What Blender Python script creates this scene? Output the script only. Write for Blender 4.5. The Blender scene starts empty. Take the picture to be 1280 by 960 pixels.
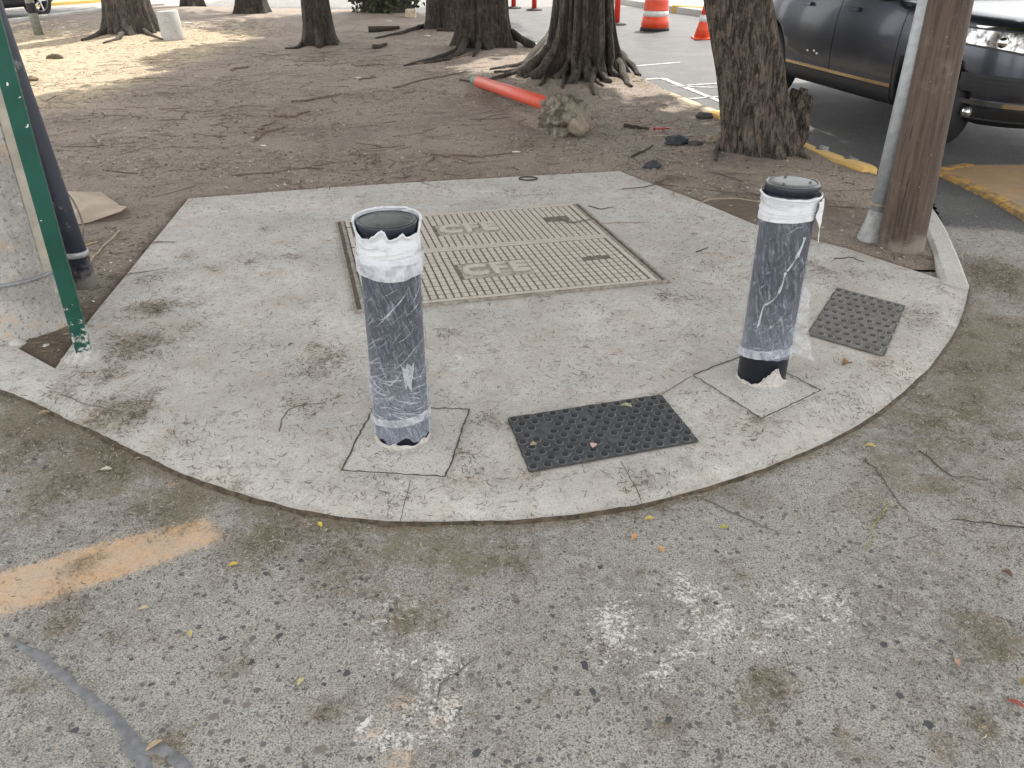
import bpy, bmesh, math, random
import numpy as np
from mathutils import Vector, Matrix, noise as mnoise
random.seed(7); rng = np.random.default_rng(7)
sc = bpy.context.scene
COL = sc.collection
R = math.radians

# ------------------------------------------------------------------ camera, sky, sun, exposure
F_PX, TILT, CAM_H = 1020.0, R(28.48), 1.62
cd = bpy.data.cameras.new('camera'); cam = bpy.data.objects.new('camera', cd); COL.objects.link(cam)
cd.sensor_width = 36; cd.lens = F_PX / 1280 * 36; cd.clip_start = .05; cd.clip_end = 3000
cam.location = (0, 0, CAM_H); cam.rotation_euler = (math.pi / 2 - TILT, 0, 0)
sc.camera = cam
SUN = Vector((.42, .72, 1.35)).normalized()
w = bpy.data.worlds.new('World'); sc.world = w; w.use_nodes = True
wn = w.node_tree.nodes; wl = w.node_tree.links
sky = wn.new('ShaderNodeTexSky'); sky.sky_type = 'NISHITA'; sky.sun_disc = False
sky.sun_elevation = math.asin(SUN.z); sky.sun_rotation = math.atan2(SUN.x, SUN.y)
sky.air_density = 1.0; sky.dust_density = 4.0; sky.ozone_density = .6; sky.altitude = 2200
hs = wn.new('ShaderNodeHueSaturation'); hs.inputs['Saturation'].default_value = 0.0
wl.new(sky.outputs[0], hs.inputs['Color']); wl.new(hs.outputs[0], wn['Background'].inputs[0])
wn['Background'].inputs[1].default_value = .15
sl = bpy.data.lights.new('sun', 'SUN'); sl.energy = 2.0; sl.angle = R(.6); sl.color = (1, .94, .85)
so = bpy.data.objects.new('sun', sl); COL.objects.link(so); so.rotation_euler = SUN.to_track_quat('Z', 'Y').to_euler()
vs = sc.view_settings; vs.view_transform = 'Standard'; vs.look = 'None'; vs.gamma = 1; vs.exposure = 1.98

# ------------------------------------------------------------------ helpers: surveying
CT, ST = math.cos(TILT), math.sin(TILT)
def at(px, py, z=0.0):
    x, y = px - 640, py - 480
    d = Vector((x, F_PX * CT - y * ST, -F_PX * ST - y * CT))
    t = (z - CAM_H) / d.z
    return Vector((d.x * t, d.y * t, z))
def poly(pts, z=0.0): return np.array([at(*p, z)[:2] for p in pts])
def sd_poly(P, V):
    x, y = P[:, 0], P[:, 1]; d = np.full(len(P), 1e9); ins = np.zeros(len(P), bool)
    for i in range(len(V)):
        a, b = V[i - 1], V[i]; e = b - a
        wv = P - a; t = np.clip((wv @ e) / max(e @ e, 1e-12), 0, 1)
        q = wv - t[:, None] * e; d = np.minimum(d, (q * q).sum(1))
        c = (a[1] > y) != (b[1] > y)
        with np.errstate(divide='ignore', invalid='ignore'):
            xi = a[0] + (y - a[1]) / (b[1] - a[1]) * (b[0] - a[0])
        ins ^= c & (x < xi)
    d = np.sqrt(d); return np.where(ins, -d, d)
def sd_line(P, V):
    d = np.full(len(P), 1e9)
    for i in range(1, len(V)):
        a, b = V[i - 1], V[i]; e = b - a; wv = P - a
        t = np.clip((wv @ e) / max(e @ e, 1e-12), 0, 1); q = wv - t[:, None] * e
        d = np.minimum(d, (q * q).sum(1))
    return np.sqrt(d)
def vnoise(P, s, seed=0):
    X = P * s; I = np.floor(X).astype(np.int64); f = X - I; f = f * f * (3 - 2 * f); out = 0
    n = P.shape[1]
    for c in range(2 ** n):
        h = np.full(len(P), seed * 1013 + 17, np.int64); wgt = 1.0
        for k in range(n):
            b = (c >> k) & 1; h = (h * 73856093) ^ ((I[:, k] + b) * (19349663, 83492791, 50331653)[k])
            h = (h ^ (h >> 13)) * 1274126177; wgt = wgt * (f[:, k] if b else 1 - f[:, k])
        h = (h ^ (h >> 16)) & 0xffff
        out = out + wgt * (h / 65535.0)
    return out
def fbm(P, s, o=4, seed=0):
    a, t, v = 1.0, 0.0, 0.0
    for k in range(o):
        v = v + a * vnoise(P, s * 2 ** k, seed + k * 31); t += a; a *= .5
    return v / t
def sstep(a, b, x): t = np.clip((x - a) / (b - a), 0, 1); return t * t * (3 - 2 * t)

# ------------------------------------------------------------------ helpers: materials
class M:
    def __init__(s, name, rough=.8, col=(.5, .5, .5), metal=0, **kw):
        s.m = bpy.data.materials.new(name); s.m.use_nodes = True; s.t = s.m.node_tree
        s.b = s.t.nodes['Principled BSDF']; s.out = s.t.nodes['Material Output']
        s.set('Base Color', (*col, 1)); s.set('Roughness', rough); s.set('Metallic', metal)
        for k, v in kw.items(): s.set(k.replace('_', ' '), v)
    def n(s, t, **kw):
        x = s.t.nodes.new('ShaderNode' + t)
        for k, v in kw.items(): setattr(x, k, v)
        return x
    def put(s, sock, v):
        if hasattr(v, 'is_output'): s.t.links.new(v, sock)
        else: sock.default_value = v
    def set(s, k, v): s.put(s.b.inputs[k], v); return s
    def co(s, kind='Object', scale=None, rot=None):
        v = s.n('TexCoord').outputs[kind]
        if scale or rot:
            mp = s.n('Mapping'); s.put(mp.inputs[0], v)
            if scale: mp.inputs['Scale'].default_value = scale
            if rot: mp.inputs['Rotation'].default_value = rot
            v = mp.outputs[0]
        return v
    def noise(s, sc_, d=4, r=.55, v=None, dist=0):
        x = s.n('TexNoise'); s.put(x.inputs['Vector'], v if v is not None else s.co())
        x.inputs['Scale'].default_value = sc_; x.inputs['Detail'].default_value = d
        x.inputs['Roughness'].default_value = r; x.inputs['Distortion'].default_value = dist
        return x.outputs['Fac']
    def vor(s, sc_, v=None, feat='F1', rnd=1):
        x = s.n('TexVoronoi', feature=feat); s.put(x.inputs['Vector'], v if v is not None else s.co())
        x.inputs['Scale'].default_value = sc_; x.inputs['Randomness'].default_value = rnd
        return x
    def mr(s, v, a, b, c=0, d=1, smooth=True):
        x = s.n('MapRange'); x.interpolation_type = 'SMOOTHSTEP' if smooth else 'LINEAR'
        s.put(x.inputs[0], v)
        for i, q in enumerate((a, b, c, d)): s.put(x.inputs[1 + i], q)
        return x.outputs[0]
    def ma(s, op, a, b=0, c=0):
        x = s.n('Math', operation=op); s.put(x.inputs[0], a); s.put(x.inputs[1], b); s.put(x.inputs[2], c); return x.outputs[0]
    def mix(s, f, a, b, mode='MIX'):
        x = s.n('Mix', data_type='RGBA', blend_type=mode); s.put(x.inputs[0], f)
        for i, q in ((6, a), (7, b)): s.put(x.inputs[i], (*q, 1) if isinstance(q, tuple) and len(q) == 3 else q)
        return x.outputs[2]
    def attr(s, name, col=False):
        return s.n('Attribute', attribute_name=name).outputs['Color' if col else 'Fac']
    def bump(s, h, st=.5, dist=.01):
        x = s.n('Bump'); x.inputs['Strength'].default_value = st; x.inputs['Distance'].default_value = dist
        s.put(x.inputs['Height'], h); s.set('Normal', x.outputs[0]); return s
def simple(name, col, rough=.7, metal=0, var=.25, sc_=30, bump=.2, **kw):
    m = M(name, rough, col, metal, **kw)
    n = m.noise(sc_, 5, .6)
    dark = tuple(c * (1 - var) for c in col); light = tuple(min(c * (1 + var), .95) for c in col)
    m.set('Base Color', m.mix(m.mr(n, .3, .7), dark, light))
    if bump: m.bump(n, bump, .004)
    return m.m

# ------------------------------------------------------------------ helpers: objects
def tag(o, label=None, cat=None, group=None, kind=None):
    if label: o['label'] = label
    if cat: o['category'] = cat
    if group: o['group'] = group
    if kind: o['kind'] = kind
    return o
def mesh_obj(name, verts, faces, mat=None, parent=None, smooth=False, loc=None):
    me = bpy.data.meshes.new(name); me.from_pydata([tuple(v) for v in verts], [], [tuple(f) for f in faces]); me.update()
    return link(name, me, mat, parent, smooth, loc)
def link(name, me, mat=None, parent=None, smooth=False, loc=None):
    if mat: me.materials.append(mat)
    if smooth: me.polygons.foreach_set('use_smooth', [True] * len(me.polygons))
    o = bpy.data.objects.new(name, me); COL.objects.link(o)
    if parent is not None: o.parent = parent
    if loc is not None: o.location = loc
    return o
def bm_obj(name, bm, mat=None, parent=None, smooth=False, loc=None):
    me = bpy.data.meshes.new(name); bm.normal_update(); bm.to_mesh(me); bm.free()
    return link(name, me, mat, parent, smooth, loc)
def thing(name, label, cat, loc=(0, 0, 0), rz=0, group=None):
    o = bpy.data.objects.new(name, None); COL.objects.link(o); o.location = loc; o.rotation_euler = (0, 0, rz)
    o.empty_display_size = .2
    return tag(o, label, cat, group)
def box(bm, c, s, rot=None, bev=0):
    m = Matrix.Translation(c) @ (rot.to_4x4() if rot else Matrix.Identity(4)) @ Matrix.Diagonal((*s, 1))
    r = bmesh.ops.create_cube(bm, size=1, matrix=m)
    if bev: bmesh.ops.bevel(bm, geom=list({e for v in r['verts'] for e in v.link_edges}), offset=bev, segments=2, affect='EDGES', profile=.5)
def lathe(bm, prof, seg=48, c=(0, 0, 0), cap=True, jit=None):
    rings = []
    for r, z in prof:
        ring = []
        for k in range(seg):
            a = 2 * math.pi * k / seg; rr = r + (jit(a, z) if jit else 0)
            ring.append(bm.verts.new((c[0] + rr * math.cos(a), c[1] + rr * math.sin(a), c[2] + z)))
        rings.append(ring)
    for i in range(len(rings) - 1):
        for k in range(seg): bm.faces.new((rings[i][k], rings[i][(k + 1) % seg], rings[i + 1][(k + 1) % seg], rings[i + 1][k]))
    if cap: bm.faces.new(rings[-1]); bm.faces.new(rings[0][::-1])
def tube(bm, pts, rad, seg=8):
    pts = [Vector(p) for p in pts]; rings = []
    for i, p in enumerate(pts):
        d = (pts[min(i + 1, len(pts) - 1)] - pts[max(i - 1, 0)]).normalized()
        u = d.cross(Vector((0, 0, 1)) if abs(d.z) < .9 else Vector((1, 0, 0))).normalized(); v = d.cross(u)
        r = rad[i] if hasattr(rad, '__len__') else rad
        rings.append([bm.verts.new(p + (u * math.cos(2 * math.pi * k / seg) + v * math.sin(2 * math.pi * k / seg)) * r) for k in range(seg)])
    for i in range(len(rings) - 1):
        for k in range(seg): bm.faces.new((rings[i][k], rings[i][(k + 1) % seg], rings[i + 1][(k + 1) % seg], rings[i + 1][k]))
    bm.faces.new(rings[0][::-1]); bm.faces.new(rings[-1])
def wiggle(a, b, n=8, amp=.05, seed=0, zamp=0):
    r = random.Random(seed); a = Vector(a); b = Vector(b); d = b - a; s = Vector((-d.y, d.x, 0)).normalized()
    o = 0; out = []
    for i in range(n + 1):
        t = i / n; o += r.uniform(-amp, amp) * .6
        out.append(a + d * t + s * o * math.sin(math.pi * min(t * 1.4, 1)) + Vector((0, 0, r.uniform(-zamp, zamp))))
    return out
def blob(name, c, s, mat, parent=None, seed=0, rough=.3, sub=3, flat=0):
    bm = bmesh.new(); bmesh.ops.create_icosphere(bm, subdivisions=sub, radius=1)
    for v in bm.verts:
        p = v.co.copy(); n = mnoise.fractal(p * 1.6 + Vector((seed * 3.1, seed, 0)), .8, 2, 4)
        v.co = p * (1 + rough * n); v.co = Vector((v.co.x * s[0], v.co.y * s[1], v.co.z * s[2]))
    return bm_obj(name, bm, mat, parent, sub > 2, c)
def add_attr(me, name, arr):
    a = me.attributes.new(name, 'FLOAT', 'POINT'); a.data.foreach_set('value', np.asarray(arr, np.float32))
def grid_mesh(name, xs, ys, zf):
    X, Y = np.meshgrid(xs, ys); P = np.stack([X.ravel(), Y.ravel()], 1); Z = zf(P)
    nx, ny = len(xs), len(ys); me = bpy.data.meshes.new(name)
    V = np.column_stack([P, Z]).astype(np.float32)
    i = np.arange((nx - 1) * (ny - 1)); r, c = i // (nx - 1), i % (nx - 1); a = r * nx + c
    Fc = np.stack([a, a + 1, a + nx + 1, a + nx], 1).astype(np.int32)
    me.vertices.add(len(V)); me.vertices.foreach_set('co', V.ravel())
    me.loops.add(Fc.size); me.loops.foreach_set('vertex_index', Fc.ravel())
    me.polygons.add(len(Fc)); me.polygons.foreach_set('loop_start', np.arange(len(Fc), dtype=np.int32) * 4)
    me.update(calc_edges=True); me.polygons.foreach_set('use_smooth', [True] * len(Fc))
    return me, P
def graded(a, b, step, lo, hi, g=1.12):
    v = list(np.arange(a, b + step / 2, step)); s = step
    while v[-1] < hi: s *= g; v.append(v[-1] + s)
    s = step
    while v[0] > lo: s *= g; v.insert(0, v[0] - s)
    return np.array(v)

# ------------------------------------------------------------------ layout of the ground (outlines surveyed on the plane)
SLAB_Z = .03
BACK = [(-90, 383), (0, 423), (69, 461), (110, 402), (172, 326), (236, 248), (430, 233), (640, 221), (775, 214), (800, 224), (860, 246), (950, 283), (1060, 311), (1120, 331), (1186, 352)]
ARC = [(1213, 356), (1206, 392), (1190, 425), (1150, 474), (1085, 527), (1000, 570), (900, 606), (780, 636), (650, 651), (520, 654), (420, 646), (330, 628), (260, 605), (200, 580), (130, 546), (60, 512), (0, 486), (-90, 447)]
back_w = poly(BACK, SLAB_Z); arc_w = poly(ARC, .010)
def smooth_line(V, n=3):
    for _ in range(n):
        q = [V[0]]
        for i in range(len(V) - 1): q += [V[i] * .75 + V[i + 1] * .25, V[i] * .25 + V[i + 1] * .75]
        q.append(V[-1]); V = np.array(q)
    return V
arc_s = smooth_line(arc_w, 2)
def densify0(L, step):
    out = []
    for i in range(len(L) - 1):
        n = max(1, int(np.linalg.norm(L[i + 1] - L[i]) / step)); out += [L[i] + (L[i + 1] - L[i]) * k / n for k in range(n)]
    return np.array(out + [L[-1]])
arc_s = densify0(arc_s, .025); arc_s[1:-1] += ((fbm(arc_s[1:-1], 7, 3, 3) - .5) * .012 + (vnoise(arc_s[1:-1], 40, 5) - .5) * .006)[:, None] * np.array([.4, 1])
slab_poly = np.vstack([back_w, arc_s])
kerbR = poly([(1096, 217), (1010, 186), (905, 145), (790, 100), (690, 69), (655, 56), (600, 39), (545, 25), (500, 12)], .03)
kerbL = poly([(-60, 34), (0, 28), (60, 20.5), (135, 12), (200, 6)], .03)
cornerR = poly([(1213, 354), (1197, 312), (1180, 276), (1163, 252)], .05)
soil_poly = np.vstack([back_w[:-1], poly([(1180, 335), (1170, 285), (1158, 250)]), kerbR, kerbL[::-1], poly([(-60, 300)])])

# dirt blobs: pixel, radius in metres, amount
ROAD_DIRT = [(1200, 520, .55, .45), (620, 690, .45, .32), (1180, 740, .35, .3), (120, 600, .35, .45), (1220, 620, .35, .5), (1180, 700, .2, .35), (60, 660, .15, .35), (1262, 420, .35, .95), (1130, 520, .12, .8), (1200, 500, .2, .9), (350, 770, .12, .35), (700, 720, .15, .35), (420, 900, .1, .25), (760, 900, .12, .25), (1150, 890, .15, .3), (40, 535, .25, 1), (120, 580, .25, .95), (60, 610, .25, .5), (230, 620, .16, .9), (330, 670, .16, .8), (420, 700, .2, .6), (560, 690, .2, .75), (520, 760, .15, .6), (640, 705, .14, .55), (760, 665, .12, .4),
  (1180, 540, .35, .6), (1240, 450, .45, .9), (1265, 350, .3, 1), (1150, 600, .2, .7), (1090, 625, .15, .55), (1260, 590, .25, .6), (1240, 800, .1, .8), (965, 855, .05, 1), (880, 760, .1, .3), (210, 935, .04, .9), (840, 880, .06, .4), (1080, 940, .05, .6), (265, 560, .1, .9), (150, 640, .1, .5), (620, 745, .12, .4), (1000, 640, .1, .4), (940, 620, .08, .6), (330, 740, .12, .35), (480, 700, .1, .7)]
SLAB_DIRT = [(190, 385, .1, 1), (175, 430, .13, 1), (210, 345, .1, .35), (130, 470, .12, .6), (145, 515, .13, 1), (240, 320, .07, .6), (225, 405, .09, .7), (370, 320, .07, .6), (410, 455, .13, .6), (385, 505, .09, .7), (290, 600, .08, .7), (230, 540, .08, .6), (420, 500, .06, .4), (590, 597, .12, .5), (650, 600, .08, .5), (800, 600, .08, .5), (940, 525, .1, .5), (845, 372, .1, .6), (660, 240, .18, .45), (560, 240, .2, .3), (900, 330, .3, .3), (1040, 345, .15, .5), (1130, 470, .2, .4), (870, 270, .2, .35), (1150, 400, .12, .4), (330, 430, .2, .25), (500, 620, .12, .4), (1010, 300, .1, .5), (730, 380, .1, .25), (880, 520, .08, .3), (1085, 520, .12, .4), (80, 490, .08, .6)]
def field(P, L, z=0):
    v = np.zeros(len(P))
    for px, py, r, a in L:
        c = at(px, py, z); v = np.maximum(v, a * np.exp(-((P[:, 0] - c.x) ** 2 + (P[:, 1] - c.y) ** 2) / (2 * r * r)))
    return v
r_ = random.Random(5)
for _ in range(170): SLAB_DIRT.append((r_.uniform(90, 1180), r_.uniform(240, 640), r_.uniform(.015, .08), r_.uniform(.2, .6)))
for _ in range(55): ROAD_DIRT.append((r_.uniform(0, 1280), r_.uniform(560, 950), r_.uniform(.015, .06), r_.uniform(.3, .8)))
for _ in range(50): ROAD_DIRT.append((r_.uniform(1100, 1280), r_.uniform(330, 700), r_.uniform(.03, .12), r_.uniform(.4, .9)))
def road_dirt(P):
    d = sd_line(P, arc_s); left = sstep(.6, -1.2, P[:, 0])
    e = np.exp(-(d / (.06 + .05 * left)) ** 2) * (.75 + .3 * left)
    return np.maximum(field(P, ROAD_DIRT), e)
def slab_dirt(P):
    d = sd_line(P, arc_s); d2 = sd_line(P, back_w)
    return np.maximum.reduce([field(P, SLAB_DIRT, SLAB_Z), .5 * np.exp(-(d / .035) ** 2), .3 * np.exp(-(d2 / .05) ** 2)])

# ------------------------------------------------------------------ ground materials
def mat_road():
    m = M('worn_road', .85)
    c = m.co(); n1 = m.noise(2.2, 5, .6, c); n2 = m.noise(22, 6, .7, c); n3 = m.noise(190, 3, .7, c)
    base = m.mix(m.mr(n1, .32, .66), (.238, .222, .196), (.40, .382, .35))
    base = m.mix(m.mr(n2, .38, .66), base, (.43, .415, .385))
    base = m.mix(m.mr(n3, .40, .56), m.mix(.66, base, (.062, .06, .056)), base)
    base = m.mix(m.ma('MULTIPLY', m.mr(m.noise(75, 5, .8, c), .52, .68), .65), base, (.115, .108, .096))
    # exposed aggregate in two sizes, more of it towards the viewer
    wob = m.n('VectorMath', operation='ADD'); nc = m.n('TexNoise'); nc.inputs['Scale'].default_value = 120; m.put(nc.inputs['Vector'], c)
    sc2 = m.n('VectorMath', operation='SCALE'); m.put(sc2.inputs[0], nc.outputs['Color']); sc2.inputs['Scale'].default_value = .016
    m.put(wob.inputs[0], c); m.put(wob.inputs[1], sc2.outputs[0])
    agg = m.attr('aggregate')
    hsum = None
    for s_, thr, rad in ((42, .80, .40), (80, .70, .40), (150, .64, .42)):
        v = m.vor(s_, wob.outputs[0]); sep = m.n('SeparateColor'); m.put(sep.inputs[0], v.outputs['Color'])
        on = m.mr(m.ma('ADD', sep.outputs[0], m.ma('MULTIPLY', agg, .16)), thr + .12, thr + .14)
        k = m.ma('MULTIPLY', on, m.mr(v.outputs['Distance'], rad, rad * .75))
        tone = m.mix(sep.outputs[1], (.05, .052, .056), (.15, .145, .14))
        base = m.mix(m.ma('MULTIPLY', k, .9), base, tone)
    # pale grit
    vp = m.vor(210, c); sp = m.n('SeparateColor'); m.put(sp.inputs[0], vp.outputs['Color'])
    base = m.mix(m.ma('MULTIPLY', m.mr(sp.outputs[0], .86, .88), m.mr(vp.outputs['Distance'], .35, .2)), base, (.5, .49, .46))
    # black asphalt further on
    asp = m.mr(m.ma('ADD', m.attr('asphalt'), m.ma('MULTIPLY', m.ma('SUBTRACT', n2, .5), .9)), .35, .65)
    ac = m.mix(m.mr(m.noise(120, 4, .75, c), .42, .66), (.016, .017, .019), (.06, .06, .06))
    ac = m.mix(m.ma('MULTIPLY', m.mr(m.noise(38, 5, .8, c), .54, .63), .7), ac, (.15, .148, .142))  # pale specks put sun glints into the asphalt colour
    ac = m.mix(m.ma('MULTIPLY', m.mr(m.noise(1.1, 6, .75, m.co(scale=(1, .35, 1)), .8), .45, .7), .6), ac, (.022, .023, .026))
    ac = m.mix(m.ma('MULTIPLY', m.mr(n1, .4, .7), .35), ac, (.10, .098, .094))
    base = m.mix(asp, base, ac)
    # white and orange paint, worn through
    nf = m.noise(45, 6, .75, c); nw = m.noise(9, 4, .6, c)
    nf2 = m.noise(120, 5, .75, c)
    wp = m.mr(m.ma('ADD', m.attr('white'), m.ma('MULTIPLY', m.ma('SUBTRACT', m.ma('ADD', m.ma('MULTIPLY', nf2, .4), m.ma('ADD', m.ma('MULTIPLY', nf, .4), m.ma('MULTIPLY', nw, .25))), .525), 3.6)), .60, .76)
    base = m.mix(m.ma('MULTIPLY', wp, .85), base, (.70, .69, .67))
    op = m.mr(m.ma('ADD', m.attr('orange'), m.ma('MULTIPLY', m.ma('SUBTRACT', m.ma('ADD', m.ma('MULTIPLY', nf, .4), m.ma('MULTIPLY', nf2, .6)), .5), 4.6)), .25, .95)
    oc = m.mix(m.mr(nw, .35, .65), (.60, .385, .21), (.54, .40, .285))
    base = m.mix(m.ma('MULTIPLY', op, .8), base, oc)
    # dirt and dry moss
    nd = m.noise(28, 7, .75, c, 1.2); nd2 = m.noise(5, 4, .6, c)
    nd3 = m.noise(130, 5, .85, c, .8)
    dd = m.ma('ADD', m.attr('dirt'), m.ma('MULTIPLY', m.ma('SUBTRACT', m.ma('ADD', m.ma('MULTIPLY', nd, .5), m.ma('MULTIPLY', nd3, .5)), .5), 3.4))
    dd = m.mr(m.ma('ADD', dd, m.ma('MULTIPLY', m.ma('SUBTRACT', nd2, .5), .9)), .3, .95)
    dc = m.mix(m.mr(m.noise(110, 5, .8, c), .38, .6), (.06, .044, .027), (.235, .188, .128))
    dc = m.mix(m.ma('MULTIPLY', m.mr(nd2, .45, .65), .6), dc, (.135, .112, .055))
    base = m.mix(m.ma('MULTIPLY', dd, .85), base, dc)
    # sealed crack
    m.set('Base Color', base)
    h = m.ma('ADD', m.ma('MULTIPLY', n3, .35), m.ma('MULTIPLY', n2, .9)); h = m.ma('ADD', h, m.ma('MULTIPLY', nd, .5))
    h = m.ma('ADD', h, m.ma('MULTIPLY', m.noise(75, 4, .7, c), .5))
    m.bump(h, .75, .012); m.set('Roughness', m.mix(asp, (.9,) * 3, (.68,) * 3)); return m.m
def mat_concrete(name='slab_concrete', a=(.40, .388, .362), b=(.56, .546, .515), dirt=True, cracks=True):
    m = M(name, .85); c = m.co()
    n1 = m.noise(1.6, 5, .6, c); n2 = m.noise(14, 6, .7, c); n3 = m.noise(150, 4, .75, c)
    base = m.mix(m.mr(n1, .3, .7), a, b); base = m.mix(m.mr(n2, .52, .75), base, tuple(x * .74 for x in a))
    base = m.mix(m.mr(n2, .44, .25), base, tuple(min(x * 1.12, 1) for x in b))
    base = m.mix(m.ma('MULTIPLY', m.mr(n3, .5, .66), .75), base, tuple(x * .42 for x in a))
    base = m.mix(m.ma('MULTIPLY', m.mr(m.noise(48, 5, .8, c, 1.5), .54, .68), .6), base, tuple(x * .45 for x in a))
    base = m.mix(m.ma('MULTIPLY', m.mr(m.noise(85, 4, .75, c, 3), .58, .66), .5), base, (.15, .125, .095))
    base = m.mix(m.ma('MULTIPLY', m.mr(m.noise(60, 4, .8, c), .42, .3), .5), base, (.62, .605, .57))
    if dirt:
        nd = m.noise(24, 7, .78, c, 1.5); nd2 = m.noise(6, 4, .6, c)
        dd = m.mr(m.ma('ADD', m.attr('dirt'), m.ma('ADD', m.ma('MULTIPLY', m.ma('SUBTRACT', nd, .5), 2.4), m.ma('MULTIPLY', m.ma('SUBTRACT', nd2, .5), .9))), .42, 1.0)
        base = m.mix(m.ma('MULTIPLY', dd, .9), base, m.mix(m.mr(m.noise(70, 4, .7, c), .35, .65), (.085, .066, .04), (.27, .22, .155)))
        # faint pinkish dust
        base = m.mix(m.ma('MULTIPLY', m.mr(m.noise(4.1, 7, .78, c), .46, .66), .55), base, (.37, .31, .245))
        base = m.mix(m.ma('MULTIPLY', m.mr(m.noise(11, 8, .8, c, .6), .54, .66), .5), base, (.20, .168, .125))
        base = m.mix(m.ma('MULTIPLY', m.mr(m.noise(1.3, 6, .7, c), .42, .6), .35), base, (.33, .315, .285))
    if cracks:
        w_ = m.n('VectorMath', operation='ADD'); t = m.n('TexNoise'); t.inputs['Scale'].default_value = 6; t.inputs['Detail'].default_value = 5; m.put(t.inputs['Vector'], c)
        s_ = m.n('VectorMath', operation='SCALE'); s_.inputs['Scale'].default_value = .22; m.put(s_.inputs[0], t.outputs['Color']); m.put(w_.inputs[0], c); m.put(w_.inputs[1], s_.outputs[0])
        v = m.vor(2.6, w_.outputs[0], 'DISTANCE_TO_EDGE')
        k = m.ma('MULTIPLY', m.mr(v.outputs['Distance'], .006, .001), m.mr(m.noise(3.4, 3, .5, c), .52, .62))
        base = m.mix(m.ma('MULTIPLY', k, .7), base, (.13, .115, .095))
    m.set('Base Color', base)
    h = m.ma('ADD', m.ma('MULTIPLY', n3, .4), n2); m.bump(h, .5, .006); return m.m
def mat_soil():
    m = M('bare_soil', .95); c = m.co()
    n1 = m.noise(.9, 5, .6, c); n2 = m.noise(9, 6, .7, c); n3 = m.noise(70, 5, .75, c)
    base = m.mix(m.mr(n1, .35, .65), (.215, .174, .142), (.30, .25, .206))
    base = m.mix(m.mr(n2, .45, .7), base, (.31, .258, .208)); base = m.mix(m.ma('MULTIPLY', m.mr(n3, .5, .62), .75), base, (.075, .055, .042))
    base = m.mix(m.ma('MULTIPLY', m.mr(n3, .42, .3), .5), base, (.38, .32, .26))
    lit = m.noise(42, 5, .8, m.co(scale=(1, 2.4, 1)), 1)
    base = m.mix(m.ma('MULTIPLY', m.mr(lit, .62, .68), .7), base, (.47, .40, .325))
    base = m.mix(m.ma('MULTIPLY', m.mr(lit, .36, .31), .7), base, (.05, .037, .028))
    st = m.mr(m.ma('ADD', m.attr('straw'), m.ma('MULTIPLY', m.ma('SUBTRACT', n2, .5), 1.4)), .3, .8)
    sc_ = m.mix(m.mr(lit, .35, .6), (.20, .145, .095), (.52, .43, .30))
    base = m.mix(m.ma('MULTIPLY', st, .85), base, sc_)
    dk = m.attr('dark_soil'); base = m.mix(m.ma('MULTIPLY', m.mr(m.ma('ADD', dk, m.ma('SUBTRACT', n2, .5)), .3, .8), .75), base, (.10, .07, .05))
    m.set('Base Color', base)
    m.bump(m.ma('ADD', n2, m.ma('ADD', m.ma('MULTIPLY', n3, .5), m.ma('MULTIPLY', lit, .4))), .9, .025); return m.m
ROAD, CONC, SOIL = mat_road(), mat_concrete(), mat_soil()
KERBC = mat_concrete('kerb_concrete', (.40, .39, .36), (.50, .49, .46), False, False)

# ------------------------------------------------------------------ ground sheets
def road_z(P): return np.where(sd_poly(P, soil_poly) < -.25, -.12, np.where(sd_poly(P, slab_poly) < -.08, -.05, 0)) - .0
me, P = grid_mesh('road', graded(-3.2, 4.6, .03, -160, 160), graded(.5, 7.2, .03, -120, 400), road_z)
add_attr(me, 'dirt', road_dirt(P))
WHITE = [(520, 840, .08, .5), (515, 930, .08, .5), (490, 770, .06, .45), (515, 800, .14, .32), (500, 900, .14, .3), (790, 780, .22, .38), (900, 760, .2, .36), (1020, 775, .15, .36), (860, 840, .15, .25), (740, 800, .1, .5), (720, 770, .06, .45), (850, 740, .06, .55), (870, 775, .10, .45), (810, 800, .06, .5), (1030, 770, .075, .6), (1000, 750, .05, .5), (1060, 790, .05, .45), (905, 760, .1, .45), (980, 800, .06, .4), (500, 760, .05, .5), (490, 800, .05, .5), (510, 835, .05, .5), (453, 905, .014, .95), (457, 925, .012, .95), (448, 918, .010, .8), (520, 880, .05, .55), (560, 850, .05, .45), (545, 900, .04, .5), (500, 910, .04, .5), (1190, 660, .12, .3), (690, 830, .06, .35), (590, 795, .05, .3), (470, 745, .04, .4)]
wf = np.stack([field(P, [b_]) for b_ in WHITE]).clip(0, 1)
white = np.minimum((1 - np.prod(1 - .62 * wf, 0)) * (.42 + 1.5 * fbm(P, 9, 3, 41)), .56)
white = np.maximum(white, field(P, [(453, 905, .010, .9), (457, 925, .009, .9), (448, 918, .008, .8), (470, 932, .008, .6)]))
add_attr(me, 'white', white)
ostripe = sd_poly(P, poly([(-40, 727), (-40, 786), (0, 772), (140, 725), (286, 674), (258, 646), (120, 680)]))
orange = np.maximum(sstep(.03, -.03, ostripe), field(P, [(500, 880, .03, .55), (463, 918, .016, .9), (565, 878, .02, .6), (500, 950, .03, .7), (545, 905, .02, .55), (1052, 800, .01, .4)]))
add_attr(me, 'orange', orange)
seal_l = smooth_line(poly([(-30, 775), (40, 812), (85, 850), (130, 885), (160, 915), (172, 940), (200, 935), (225, 950), (250, 985)]), 2)
asph = np.maximum.reduce([sstep(4.5, 5.3, P[:, 1] + .35 * (P[:, 0] - 3) + .5 * (vnoise(P, 1.2, 9) - .5)) * (P[:, 0] > 1.5), sstep(8, 9, P[:, 1])])
add_attr(me, 'asphalt', np.clip(asph, 0, 1) * np.where(P[:, 1] > 24, .5, 1) * np.where((P[:, 0] < -9), .6, 1))
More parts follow.
